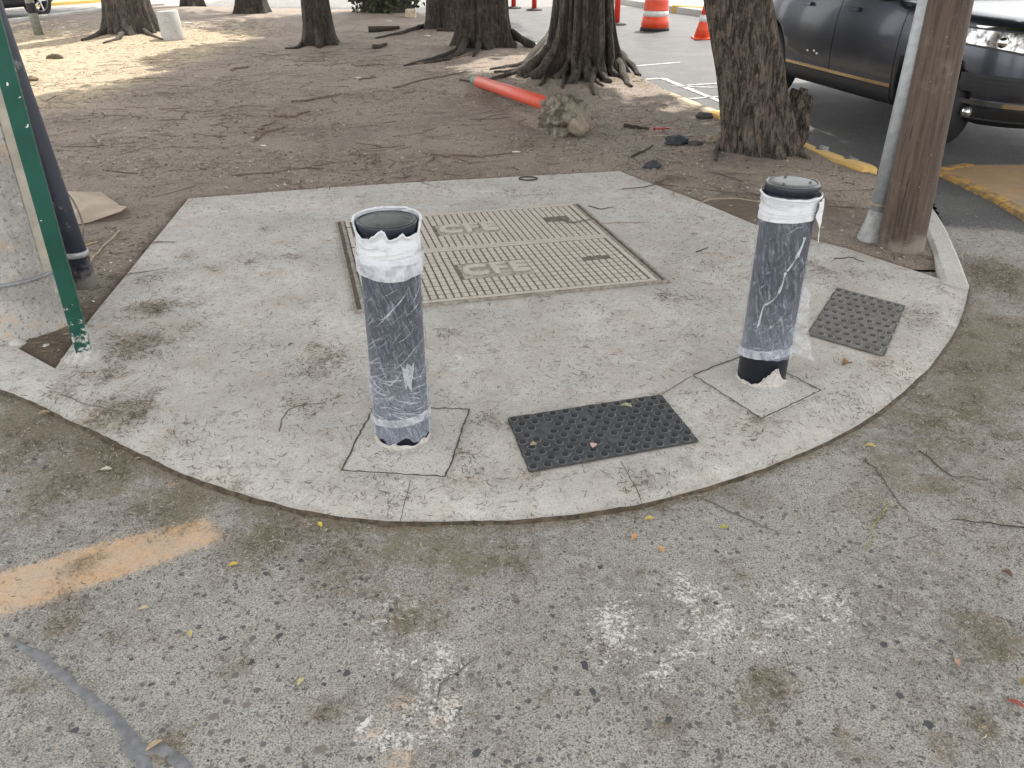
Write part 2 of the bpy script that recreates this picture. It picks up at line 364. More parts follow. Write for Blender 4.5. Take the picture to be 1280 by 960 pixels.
add_attr(me, 'aggregate', (.35 + 1.1 * sstep(.35, .7, fbm(P, 2.2, 3, 55))) * sstep(2.8, 1.4, P[:, 1]) * (1 - .55 * sstep(.6, 1.3, P[:, 0])))
road = tag(link('road', me, ROAD), kind='structure')
SEALL = seal_l

def mound(P):
    z = np.zeros(len(P))
    for px, py, r, h in ((945, 200, .55, .06), (1010, 245, .35, .07), (1060, 255, .3, .05), (730, 105, 1.0, .12), (612, 65, 1.0, .09), (555, 42, .9, .08), (400, 60, .7, .06), (168, 48, 1.2, .1), (862, 205, .25, .03), (485, 22, 1.2, .08)):
        c = at(px, py); z += h * np.exp(-((P[:, 0] - c.x) ** 2 + (P[:, 1] - c.y) ** 2) / (2 * r * r))
    return z
def soil_h(P):
    return .008 + .016 * fbm(P, .8, 3, 3) + .03 * fbm(P, 5, 4, 8) + mound(P)
def soil_z(P):
    s = sd_poly(P, soil_poly)
    return np.where(s < 0, soil_h(P) - .02 * sstep(-.08, 0, s) , np.where(s < .06, .0, -.06)) + 0
me, P = grid_mesh('soil', graded(-3.4, 3.6, .035, -16, 5, 1.05), graded(3.0, 8.5, .035, 2.6, 31, 1.035), soil_z)
add_attr(me, 'straw', np.maximum(sstep(-4.0, -5.4, P[:, 0]) * sstep(8.0, 9.5, P[:, 1]), .3 * sstep(12, 16, P[:, 1])) * sstep(20, 16, P[:, 1] + 0 * P[:, 0]))  # straw, masked to the sun patch, its colour lightened to add sunlight
dark_soil = np.maximum(field(P, [(930, 270, .3, .8), (1040, 280, .3, .7), (840, 230, .15, .7), (240, 440, .2, .8), (60, 445, .2, 1), (120, 390, .2, .7), (700, 215, .2, .2), (150, 350, .15, .5)]), .75 * np.exp(-(sd_line(P, back_w) / .06) ** 2))  # darker soil in patches and along the slab's back edge
add_attr(me, 'dark_soil', dark_soil)
soil = tag(link('soil', me, SOIL), kind='structure')
def soil_at(x, y): return float(soil_h(np.array([[x, y]]))[0])

# concrete corner slab: dense top so that dirt can be placed on it, skirts down to the bed
def slab_mesh():
    V = slab_poly; n = len(V); bm = bmesh.new()
    top = [bm.verts.new((x, y, SLAB_Z)) for x, y in V]; bm.faces.new(top)
    bmesh.ops.triangulate(bm, faces=bm.faces[:])
    for _ in range(9):
        es = [e for e in bm.edges if e.calc_length() > .07]
        if not es: break
        bmesh.ops.subdivide_edges(bm, edges=es, cuts=1); bmesh.ops.triangulate(bm, faces=[f for f in bm.faces if len(f.verts) > 3])
    r = bmesh.ops.extrude_edge_only(bm, edges=[e for e in bm.edges if e.is_boundary])
    for v in [g for g in r['geom'] if isinstance(g, bmesh.types.BMVert)]: v.co.z = -.12
    me = bpy.data.meshes.new('concrete_slab'); 
    Pn = np.array([v.co for v in bm.verts]); s = np.abs(sd_poly(Pn[:, :2], slab_poly)); 
    edge = sd_line(Pn[:, :2], arc_s)
    for v, d, e in zip(bm.verts, s, edge):
        if v.co.z > 0: v.co.z -= .023 * math.exp(-(e / .06) ** 2) - .002 * mnoise.noise(v.co * 3)
    bmesh.ops.recalc_face_normals(bm, faces=bm.faces[:]); bm.to_mesh(me); bm.free()
    add_attr(me, 'dirt', slab_dirt(Pn[:, :2])); return me
slab = tag(link('concrete_slab', slab_mesh(), CONC), kind='structure')

def kerb(name, line, wdt, top, mat, side=1, bot=-.1, jag=0, bev=.02):
    bm = bmesh.new(); L = smooth_line(line, 2); prev = None; n = len(L)
    for i, p in enumerate(L):
        d = L[min(i + 1, n - 1)] - L[max(i - 1, 0)]; d = d / np.linalg.norm(d); q = np.array([-d[1], d[0]]) * side
        t = top + jag * (random.random() - .5)
        a = p; b = p + q * (wdt + jag * random.uniform(-1, 1))
        ring = [bm.verts.new(v) for v in ((*a, bot), (*a, t - bev), (*(a + q * bev), t), (*(b - q * bev), t), (*b, t - bev), (*b, bot))]
        if prev:
            for k in range(5): bm.faces.new((prev[k], prev[k + 1], ring[k + 1], ring[k]))
        else: bm.faces.new(ring)
        prev = ring
    bm.faces.new(prev[::-1]); bmesh.ops.recalc_face_normals(bm, faces=bm.faces[:])
    return tag(bm_obj(name, bm, mat), kind='structure')
def paintmat(name, col, under=(.33, .31, .28), thr=.45):
    m = M(name, .8); c = m.co(); n = m.noise(14, 7, .75, c)
    m.set('Base Color', m.mix(m.mr(n, thr - .1, thr + .08), under, m.mix(m.mr(m.noise(3, 4, .6, c), .3, .7), tuple(x * .82 for x in col), col)))
    m.bump(m.ma('ADD', n, m.ma('MULTIPLY', m.noise(90, 4, .7, c), .5)), .6, .01); return m.m
YEL = paintmat('kerb_yellow', (.66, .42, .14), (.42, .33, .2), .4); YELOLD = paintmat('old_yellow', (.55, .42, .24), (.34, .3, .25), .5)
kerb('yellow_kerb', kerbR[:3], .16, .085, YEL, 1, jag=.02)
kerb('faded_kerb', kerbR[2:], .13, .07, YELOLD, 1, jag=.01)
kerb('far_kerb', kerbL, .16, .09, KERBC, -1, jag=.01)
kerb('corner_kerb', cornerR, .13, .05, KERBC, 1)
kerb('yellow_street_kerb', poly([(40, 9), (75, 6.8), (135, 2.5), (200, -4)]), 1.2, .1, paintmat('street_yellow', (.75, .52, .16), (.6, .45, .2), .3), 1)
# pavement across the street with its broken dark kerb face
kerb('street_pavement', poly([(1000, 36), (930, 28), (860, 19), (800, 9.5), (760, 3), (700, -6)]), 3.5, .16, KERBC, -1)
kerb('yellow_edge', poly([(905, 12), (872, 9.5), (840, 7)], .17), .4, .19, YEL, -1)
# painted island on the right of the street
ISL = poly([(1172, 215), (1200, 228), (1240, 247), (1300, 282), (1420, 300), (1420, 212), (1280, 209), (1210, 209)])
bm = bmesh.new(); f = bm.faces.new([bm.verts.new((x, y, .02)) for x, y in ISL])
r = bmesh.ops.extrude_face_region(bm, geom=[f])
for v in [g for g in r['geom'] if isinstance(g, bmesh.types.BMVert)]: v.co.z = -.02
bmesh.ops.recalc_face_normals(bm, faces=bm.faces[:])
tag(bm_obj('traffic_island', bm, paintmat('island_top', (.30, .19, .085), (.2, .16, .115), .45)), kind='structure')
bm = bmesh.new()
for i in range(-1, 4):
    a, b = ISL[i], ISL[i + 1] if i >= 0 else ISL[0]
    n_ = 10
    prev = None
    d = (b - a) / np.linalg.norm(b - a); q = np.array([-d[1], d[0]])
    for k in range(n_ + 1):
        p = a + (b - a) * k / n_; w0 = .05 + .02 * random.random()
        ring = [bm.verts.new((*(p + q * s), z)) for s, z in ((-w0, .0), (-w0 * .6, .026), (w0 * .6, .03), (w0, .022))]
        if prev:
            for j in range(3): bm.faces.new((prev[j], prev[j + 1], ring[j + 1], ring[j]))
        prev = ring
o = bm_obj('painted_edge', bm, paintmat('island_edge', (.42, .235, .04), (.14, .1, .06), .5), bpy.data.objects['traffic_island'])
# worn lane lines on the asphalt
LW = paintmat('lane_white', (.62, .62, .6), (.2, .2, .2), .5)
def ribbon(bm, line, wdt, z):
    n = len(line); prev = None
    for i, p in enumerate(line):
        d = line[min(i + 1, n - 1)] - line[max(i - 1, 0)]; d = d / np.linalg.norm(d); q = np.array([-d[1], d[0]])
        ww = wdt * random.uniform(.7, 1.2) / 2
        ring = [bm.verts.new((*(p + q * ww), z)), bm.verts.new((*(p - q * ww), z))]
        if prev: bm.faces.new((prev[0], prev[1], ring[1], ring[0]))
        prev = ring
def densify(L, step=.05):
    out = []
    for i in range(len(L) - 1):
        n = max(1, int(np.linalg.norm(L[i + 1] - L[i]) / step))
        out += [L[i] + (L[i + 1] - L[i]) * k / n for k in range(n)]
    return np.array(out + [L[-1]])
for pts, wd in (([(780, 84), (850, 78)], .07), ([(800, 100), (828, 98), (905, 129)], .09), ([(858, 107), (905, 104)], .07), ([(860, 124), (900, 121)], .06), ([(655, 49), (700, 70)], .14), ([(840, 108), (905, 110)], .05)):
    bm = bmesh.new(); ribbon(bm, densify(poly(pts)), wd, .005); bm_obj('lane_line', bm, LW, road)

SEALM = simple('crack_sealant', (.155, .157, .163), .8, var=.25, sc_=35, bump=.25)
def seal_strip(L, w0):
    bm = bmesh.new(); prev = None; L = densify(L, .008); n = len(L)
    for i, p in enumerate(L):
        d = L[min(i + 2, n - 1)] - L[max(i - 2, 0)]; d = d / np.linalg.norm(d); q = np.array([-d[1], d[0]])
        ww = w0 * (.45 + 1.1 * fbm(np.array([p]), 14, 3, 5)[0]) * min(1, .25 + i / 12, .25 + (n - 1 - i) / 12); o_ = (fbm(np.array([p]), 22, 2, 8)[0] - .5) * .012
        ring = [bm.verts.new((*(p + q * (s_ * ww + o_)), z)) for s_, z in ((-1, .0005), (-.7, .0035), (0, .0045), (.7, .0035), (1, .0005))]
        if prev:
            for j in range(4): bm.faces.new((prev[j], prev[j + 1], ring[j + 1], ring[j]))
        prev = ring
    return bm_obj('sealed_crack', bm, SEALM, road, True)
seal_strip(SEALL[4:], .0145); seal_strip(smooth_line(poly([(172, 940), (150, 925), (185, 960), (190, 1000)]), 2), .012)
# ------------------------------------------------------------------ joints, pads and moss seams in the slab
DARKJ = simple('dirt_filled_joint', (.075, .06, .042), .95, var=.5, sc_=60)
MOSS = simple('dry_moss', (.066, .050, .032), .95, var=.55, sc_=45, bump=.6)
PAD = mat_concrete('pad_concrete', (.41, .40, .375), (.52, .51, .485), False, True)
def pad(corners):
    V = [at(*p, SLAB_Z) for p in corners]; bm = bmesh.new()
    t = bm.faces.new([bm.verts.new((v.x, v.y, SLAB_Z + .004)) for v in V])
    r = bmesh.ops.extrude_face_region(bm, geom=[t])
    for v in [g for g in r['geom'] if isinstance(g, bmesh.types.BMVert)]: v.co.z = -.02
    bmesh.ops.recalc_face_normals(bm, faces=bm.faces[:]); o = bm_obj('footing_pad', bm, PAD, slab)
    bm = bmesh.new()
    for i in range(4):
        a, b = np.array(V[i - 1][:2]), np.array(V[i][:2]); L = densify(np.array([a, b]), .02); L = L + rng.normal(0, .0022, L.shape)
        ribbon(bm, L, .0065, SLAB_Z + .0055 + .001 * i)
    bm_obj('joint', bm, DARKJ, o)
pad([(468, 509), (587, 513), (558, 598), (427, 590)]); pad([(866, 470), (935, 443), (1026, 490), (953, 525)])
def groove(pts, wd=.006, jit=.004):
    bm = bmesh.new(); L = densify(poly(pts, SLAB_Z), .02); L = L + rng.normal(0, jit, L.shape).cumsum(0) * .25; ribbon(bm, L, wd, SLAB_Z + .003); bm_obj('crack', bm, DARKJ, slab)
groove([(776, 577), (795, 610), (803, 634)], .003); groove([(828, 493), (866, 470)], .003)
groove([(500, 654), (513, 600)], .0022)
# moss packed against the foot of the slab
bm = bmesh.new(); L = densify(arc_s, .012); n = len(L); prev = None
for i, p in enumerate(L):
    d = L[min(i + 1, n - 1)] - L[max(i - 1, 0)]; d /= np.linalg.norm(d); q = np.array([-d[1], d[0]])
    k = fbm(np.array([p]), 9, 3, 4)[0]; lf = 1 + .8 * float(sstep(.3, -1, p[0])); ww = (.002 + .03 * max(0, k - .42)) * lf
    pr = [bm.verts.new((*(p + q * s), z)) for s, z in ((-.004, .0085), (.001, .008), (ww * .3 + .001, .005 + .003 * k), (ww * .9 + .002, .0008))]
    if prev:
        for j in range(3): bm.faces.new((prev[j], prev[j + 1], pr[j + 1], pr[j]))
    prev = pr
tag(bm_obj('moss_seam', bm, MOSS, None, True), kind='stuff')

# ------------------------------------------------------------------ loose litter: needles, flecks, grit (nobody could count it)
TINT = M('litter', .9); TINT.set('Base Color', TINT.attr('tint', True)); TINT = TINT.m
def strands(name, pts, zf, lmin, lmax, wmin, wmax, pal, curl=1.2, lift=.004):
    n = len(pts); k = 4
    L = rng.uniform(lmin, lmax, n); a = rng.uniform(0, 2 * math.pi, n); cu = rng.normal(0, curl, n); W = rng.uniform(wmin, wmax, n)
    V = np.zeros((n, k, 2, 3)); c = pts.copy(); z0 = zf(pts)
    hz = rng.uniform(.001, lift, n); tilt = rng.normal(0, .003, n)
    for j in range(k):
        t = np.stack([np.cos(a), np.sin(a)], 1); q = np.stack([-t[:, 1], t[:, 0]], 1); ww = (W * (.5 if j in (0, k - 1) else 1) / 2)[:, None]
        zz = z0 + hz + tilt * (j - 1.5) * .5
        V[:, j, 0] = np.column_stack([c + q * ww, zz]); V[:, j, 1] = np.column_stack([c - q * ww, zz + W * .3])
        c = c + t * (L / (k - 1))[:, None]; a = a + cu / (k - 1)
    V = V.reshape(-1, 3); base = np.arange(n)[:, None] * 2 * k
    Fc = np.concatenate([np.stack([base[:, 0] + 2 * j, base[:, 0] + 2 * j + 1, base[:, 0] + 2 * j + 3, base[:, 0] + 2 * j + 2], 1) for j in range(k - 1)])
    me = bpy.data.meshes.new(name); me.from_pydata(V.tolist(), [], Fc.tolist())
    pal = np.array(pal); col = pal[rng.integers(0, len(pal), n)] * rng.uniform(.7, 1.25, (n, 1))
    ca = me.color_attributes.new('tint', 'FLOAT_COLOR', 'POINT'); ca.data.foreach_set('color', np.column_stack([np.repeat(col, 2 * k, 0), np.ones(n * 2 * k)]).astype(np.float32).ravel())
    return tag(link(name, me, TINT), kind='stuff')
def sample(n, x0, x1, y0, y1, dens, ymul=None):
    out = []; tot = 0
    while tot < n:
        q = np.column_stack([rng.uniform(x0, x1, 40000), rng.uniform(y0, y1, 40000)])
        q = q[rng.random(40000) < dens(q)]; out.append(q); tot += len(q)
    return np.vstack(out)[:n]
BROWN = [(.09, .07, .04), (.13, .1, .06), (.07, .055, .035), (.16, .13, .085), (.11, .095, .045)]
PALE = [(.36, .31, .24), (.45, .4, .33), (.28, .22, .16), (.2, .15, .1), (.52, .48, .42)]
def dens_slab(q):
    s = sd_poly(q, slab_poly); f = slab_dirt(q) * (.35 + 1.3 * sstep(.4, .7, fbm(q, 9, 3, 2)))
    return np.where(s < -.01, np.clip(f ** 1.8 * .9 + .035 + .05 * sstep(.5, .7, fbm(q, 4, 3, 77)), 0, 1), 0)
slabz = lambda q: SLAB_Z + .001 - .023 * np.exp(-(sd_line(q, arc_s) / .06) ** 2)
strands('needle_litter', sample(13000, -2.6, 2.6, 2, 6.7, dens_slab), slabz, .006, .030, .0009, .0024, BROWN, 1.8)
CLUMP = [(.10, .062, .030), (.125, .082, .038), (.15, .095, .05), (.095, .072, .03), (.19, .135, .08)]
strands('needle_clumps', sample(6500, -2.6, 2.6, 2, 6.7, lambda q: np.where(sd_poly(q, slab_poly) < -.015, sstep(.25, 1.1, slab_dirt(q) * (.1 + 1.8 * sstep(.3, .7, fbm(q, 14, 3, 14)))) * .7 + .045, 0)), slabz, .008, .038, .0011, .0028, CLUMP, 2.0, .004)
def dens_road(q):
    s = sd_poly(q, slab_poly); f = road_dirt(q) * (.3 + 1.4 * sstep(.4, .7, fbm(q, 8, 3, 6)))
    return np.where((s > .01) & (sd_poly(q, soil_poly) > .05), np.clip(f ** 1.6 * .6 + .015, 0, 1), 0)
roadz = lambda q: np.full(len(q), .001)
strands('needle_litter', sample(22000, -3.2, 4.4, .8, 6.2, dens_road), roadz, .004, .022, .0009, .0028, BROWN + BROWN + PALE[:3], 1.5)
def dens_soil(q):
    return np.where(sd_poly(q, soil_poly) < -.03, .35 * sstep(.3, .7, fbm(q, 1.5, 3, 12)) + .1, 0) * np.clip(6 / q[:, 1], .25, 1)
strands('twig_litter', sample(14000, -9, 3.2, 2.9, 18, dens_soil), lambda q: soil_h(q), .015, .11, .002, .006, BROWN, .9, .006)
strands('leaf_litter', sample(15000, -11, 3.2, 2.9, 20, dens_soil), lambda q: soil_h(q), .008, .03, .004, .012, PALE + BROWN[:2], .6, .006)
strands('root_trails', sample(650, -6, 3.1, 4.0, 15, lambda q: np.where(sd_poly(q, soil_poly) < -.05, .15 + .85 * sstep(.4, .7, fbm(q, .9, 2, 33)), 0)), lambda q: soil_h(q), .12, .55, .006, .016, [(.10, .07, .05), (.15, .11, .08), (.07, .05, .036), (.24, .19, .145)], 1.0, .004)
strands('straw_litter', sample(5000, -11, -4.4, 8.5, 20, lambda q: np.where(sd_poly(q, soil_poly) < -.05, sstep(-4.3, -5.5, q[:, 0]), 0)), lambda q: soil_h(q), .03, .1, .006, .014, [(.45, .37, .24), (.35, .27, .17), (.5, .43, .3), (.2, .15, .1)], .6, .01)
def lumps(name, pts, zf, smin, smax, pal, flat=.6):
    n = len(pts); base = np.array([(1, 0, 0), (-1, 0, 0), (0, 1, 0), (0, -1, 0), (0, 0, 1), (0, 0, -1)], float)
    F8 = [(0, 2, 4), (2, 1, 4), (1, 3, 4), (3, 0, 4), (2, 0, 5), (1, 2, 5), (3, 1, 5), (0, 3, 5)]
    s = (smin * (smax / smin) ** (rng.random(n) ** 2))[:, None, None]; V = base[None] * rng.uniform(.6, 1.2, (n, 6, 3)) * s; V[:, :, 2] *= flat
    a = rng.uniform(0, 6.28, n); c_, s_ = np.cos(a)[:, None], np.sin(a)[:, None]; x = V[:, :, 0] * c_ - V[:, :, 1] * s_; y = V[:, :, 0] * s_ + V[:, :, 1] * c_
    V = np.stack([x + pts[:, :1], y + pts[:, 1:], V[:, :, 2] + zf(pts)[:, None] + s[:, :, 0] * .1], 2).reshape(-1, 3)
    me = bpy.data.meshes.new(name); me.from_pydata(V.tolist(), [], (np.arange(n)[:, None, None] * 6 + np.array(F8)[None]).reshape(-1, 3).tolist())
    col = np.array(pal)[rng.integers(0, len(pal), n)] * rng.uniform(.7, 1.2, (n, 1)); ca = me.color_attributes.new('tint', 'FLOAT_COLOR', 'POINT'); ca.data.foreach_set('color', np.column_stack([np.repeat(col, 6, 0), np.ones(n * 6)]).astype(np.float32).ravel())
    return tag(link(name, me, TINT), kind='stuff')
SOILC = [(.2, .155, .12), (.15, .11, .083), (.26, .21, .165), (.11, .08, .06)]
lumps('soil_crumbs', sample(5000, -6, 3.2, 3.1, 13, dens_soil), lambda q: soil_h(q), .004, .020, SOILC, .5)
lumps('grit', sample(2600, -3, 4.2, .8, 6, lambda q: np.where(sd_poly(q, soil_poly) > .05, np.where(sd_poly(q, slab_poly) < 0, .06, .25 + .7 * road_dirt(q)), 0)), lambda q: np.where(sd_poly(q, slab_poly) < 0, SLAB_Z, 0), .0015, .006, [(.3, .29, .27), (.08, .078, .072), (.18, .15, .11), (.45, .43, .4)], .7)
def quad_pts(corners, n):
    C = [np.array(at(*p, SLAB_Z)[:2]) for p in corners]; u, v = rng.random(n)[:, None], rng.random(n)[:, None] ** 1.3; return (C[0] * (1 - u) + C[1] * u) * (1 - v) + (C[3] * (1 - u) + C[2] * u) * v
for cn, n_s, hh in (([(636, 524), (825, 495), (872, 553), (663, 591)], 170, .013), ([(1047, 361), (1130, 383), (1103, 446), (1010, 419)], 150, .013), ([(420, 278), (720, 256), (842, 353), (443, 393)], 260, .017)):
    strands('needle_litter', quad_pts(cn, n_s), lambda q, hh=hh: np.full(len(q), SLAB_Z + hh), .006, .03, .001, .0028, BROWN + PALE[2:4], 1.6, .002)
# stones embedded in the worn road: the largest are pieces of the road
STM = [simple('road_stone_%s' % n, c, .75, var=.3, sc_=120) for n, c in (('dark', (.055, .057, .062)), ('grey', (.12, .118, .115)), ('brown', (.16, .14, .12)))]
stone_meshes = []
for k in range(9):
    bm = bmesh.new(); n = random.randint(6, 9); ring = []; ring2 = []
    for i in range(n):
        a = 2 * math.pi * i / n + random.uniform(-.25, .25); r = random.uniform(.65, 1.1)
        ring.append(bm.verts.new((r * math.cos(a), r * .72 * math.sin(a), -.2))); ring2.append(bm.verts.new((.8 * r * math.cos(a), .8 * r * .72 * math.sin(a), .16 + random.uniform(-.05, .05))))
    for i in range(n): bm.faces.new((ring[i], ring[(i + 1) % n], ring2[(i + 1) % n], ring2[i]))
    bm.faces.new(ring2); me = bpy.data.meshes.new('stone'); bm.normal_update(); bm.to_mesh(me); bm.free(); me.materials.append(STM[k % 3 if k < 6 else 0]); stone_meshes.append(me)
def dens_stone(q): return np.where(sd_poly(q, slab_poly) > .12, sstep(2.9, 1.3, q[:, 1]) * (1 - .6 * sstep(.5, 1.2, q[:, 0])) * (.3 + sstep(.4, .7, fbm(q, 3, 2, 21))) * (1 - .9 * sstep(0.02, -.02, sd_poly(q, poly([(-40, 727), (-40, 786), (286, 674), (258, 646)])))), 0)
for x, y in sample(300, -1.7, 1.9, .95, 2.6, dens_stone):
    o = bpy.data.objects.new('stone', random.choice(stone_meshes)); COL.objects.link(o); o.parent = road
    s = random.choice((.005, .006, .007, .008, .009, .011, .014, .017)) * random.uniform(.8, 1.15); o.location = (x, y, -.0005); o.scale = (s, s, s * .8); o.rotation_euler = (0, 0, random.uniform(0, 6.3))

# ------------------------------------------------------------------ bollards in plastic wrap
BOLM = simple('bollard_paint', (.010, .013, .021), .35, var=.3, sc_=60, bump=.05)
CAPM = simple('bollard_cap', (.075, .08, .08), .45, var=.25, sc_=40, bump=.05)
def mat_film(seed, base=.07, white=(.52, .57, .68)):
    m = M('stretch_film', .16, white); c = m.co('Object', rot=(0, 0, 0))
    mp = m.n('Mapping'); m.put(mp.inputs[0], m.co()); mp.inputs['Location'].default_value = (seed, 0, seed * .3)
    # wrap the streaks round the post: angle and height
    sep = m.n('SeparateXYZ'); m.put(sep.inputs[0], m.co()); ang = m.ma('ARCTAN2', sep.outputs[1], sep.outputs[0])
    cb = m.n('CombineXYZ'); m.put(cb.inputs[0], m.ma('ADD', m.ma('MULTIPLY', ang, 1.0), m.ma('MULTIPLY', sep.outputs[2], -3.4))); m.put(cb.inputs[1], m.ma('ADD', m.ma('MULTIPLY', sep.outputs[2], 9.0), m.ma('MULTIPLY', ang, 2.4))); cb.inputs[2].default_value = seed
    fine = m.noise(3.2, 6, .7, cb.outputs[0], .6)
    st = m.n('Mapping'); m.put(st.inputs[0], cb.outputs[0]); st.inputs['Scale'].default_value = (.8, 5.5, 1); str_ = m.noise(4.0, 5, .75, st.outputs[0], 1.2)
    rid = m.ma('ABSOLUTE', m.ma('SUBTRACT', str_, .5)); line = m.mr(rid, .03, .0); st2 = m.n('Mapping'); m.put(st2.inputs[0], cb.outputs[0]); st2.inputs['Scale'].default_value = (-1.3, 3.2, 1); s2_ = m.noise(6.5, 4, .7, st2.outputs[0], 1.5); line = m.ma('MAXIMUM', line, m.ma('MULTIPLY', m.mr(m.ma('ABSOLUTE', m.ma('SUBTRACT', s2_, .5)), .025, 0), m.mr(sep.outputs[2], .5, .15)))
    low = m.mr(sep.outputs[2], .5, .0, 0, 1)
    al = m.ma('ADD', base, m.ma('MULTIPLY', line, m.ma('ADD', .22, m.ma('MULTIPLY', low, .45))))
    al = m.ma('ADD', al, m.ma('MULTIPLY', m.mr(fine, .46, .74), .34)); al = m.ma('ADD', al, m.ma('MULTIPLY', low, .03))
    tr = m.n('BsdfTransparent'); mx = m.n('MixShader'); m.put(mx.inputs[0], m.ma('MINIMUM', al, .95))
    m.put(mx.inputs[1], tr.outputs[0]); m.put(mx.inputs[2], m.b.outputs[0]); m.put(m.out.inputs[0], mx.outputs[0])
    m.bump(m.ma('ADD', m.ma('MULTIPLY', str_, .8), fine), .7, .006); return m.m
FOAM = M('white_foam_wrap', .5); v_ = FOAM.noise(9, 5, .65, FOAM.co(scale=(1, 1, 2.5)), 1); FOAM.set('Base Color', FOAM.mix(FOAM.mr(v_, .3, .6), (.44, .45, .48), (.60, .61, .63))); FOAM.bump(v_, .5, .012); FOAM = FOAM.m
def mat_sheer(a=.6):
    m = M('sheer_film', .3, (.72, .75, .8)); tr = m.n('BsdfTransparent'); mx = m.n('MixShader')
    m.put(mx.inputs[0], m.mr(m.noise(22, 5, .7), .3, .7, a - .25, a + .15)); m.put(mx.inputs[1], tr.outputs[0]); m.put(mx.inputs[2], m.b.outputs[0]); m.put(m.out.inputs[0], mx.outputs[0]); return m.m
SHEER = mat_sheer()
SPLASH = simple('mortar_splash', (.40, .385, .355), .95, var=.25, sc_=60, bump=.6)
BR, BH = .0965, .81
def sleeve(name, z0f, z1f, rf, mat, par, seg=120, nz=24):
    V = []; Fc = []
    for j in range(nz + 1):
        for k in range(seg):
            a = 2 * math.pi * k / seg; z0, z1 = z0f(a), z1f(a); z = z0 + (z1 - z0) * j / nz; r = rf(a, z, j / nz)
            V.append((r * math.cos(a), r * math.sin(a), z))
    for j in range(nz):
        for k in range(seg): Fc.append((j * seg + k, j * seg + (k + 1) % seg, (j + 1) * seg + (k + 1) % seg, (j + 1) * seg + k))
    return mesh_obj(name, V, Fc, mat, par, True)
def nz3(a, z, s, sd): return mnoise.noise(Vector((math.cos(a) * s, math.sin(a) * s, z * s * 4 + sd)))
def ridge(a, z, sd): return max(0, 1 - 5 * abs(mnoise.noise(Vector((a * 1.1 - z * 4.5, z * 9 + a * 1.3, sd)))))
def crease_highlights(t, n, z0, z1, slope, seed, mat, front):  # whitish ribbons that stand in for light caught on the film's wrinkles
    r = random.Random(seed); V = []; Fc = []
    for _ in range(n):
        z = z0 + (z1 - z0) * r.random() ** 1.3; a = front + r.uniform(-1.9, 1.9); L = r.uniform(.02, .11) * (1.3 if z < z0 + .25 else 1); sl_ = r.gauss(slope, .28); cu = r.gauss(0, 4); w_ = .0004 + .0026 * r.random() ** 2.5; k = 8; b = len(V)
        for i in range(k + 1):
            u = i / k; th = math.atan(sl_) + cu * L * (u - .5); a += math.cos(th) * L / k / BR; z += math.sin(th) * L / k; zz = min(max(z, z0 - .02), z1); rr = BR + .0093 + .002 * math.sin(u * 5); ww = w_ * math.sin(math.pi * (u * .9 + .05))
            V += [(rr * math.cos(a), rr * math.sin(a), zz + ww), (rr * math.cos(a), rr * math.sin(a), zz - ww)]
        Fc += [(b + 2 * i, b + 2 * i + 1, b + 2 * i + 3, b + 2 * i + 2) for i in range(k)]
    return tag(mesh_obj('film_highlights', V, Fc, mat, t, True), kind='stuff')
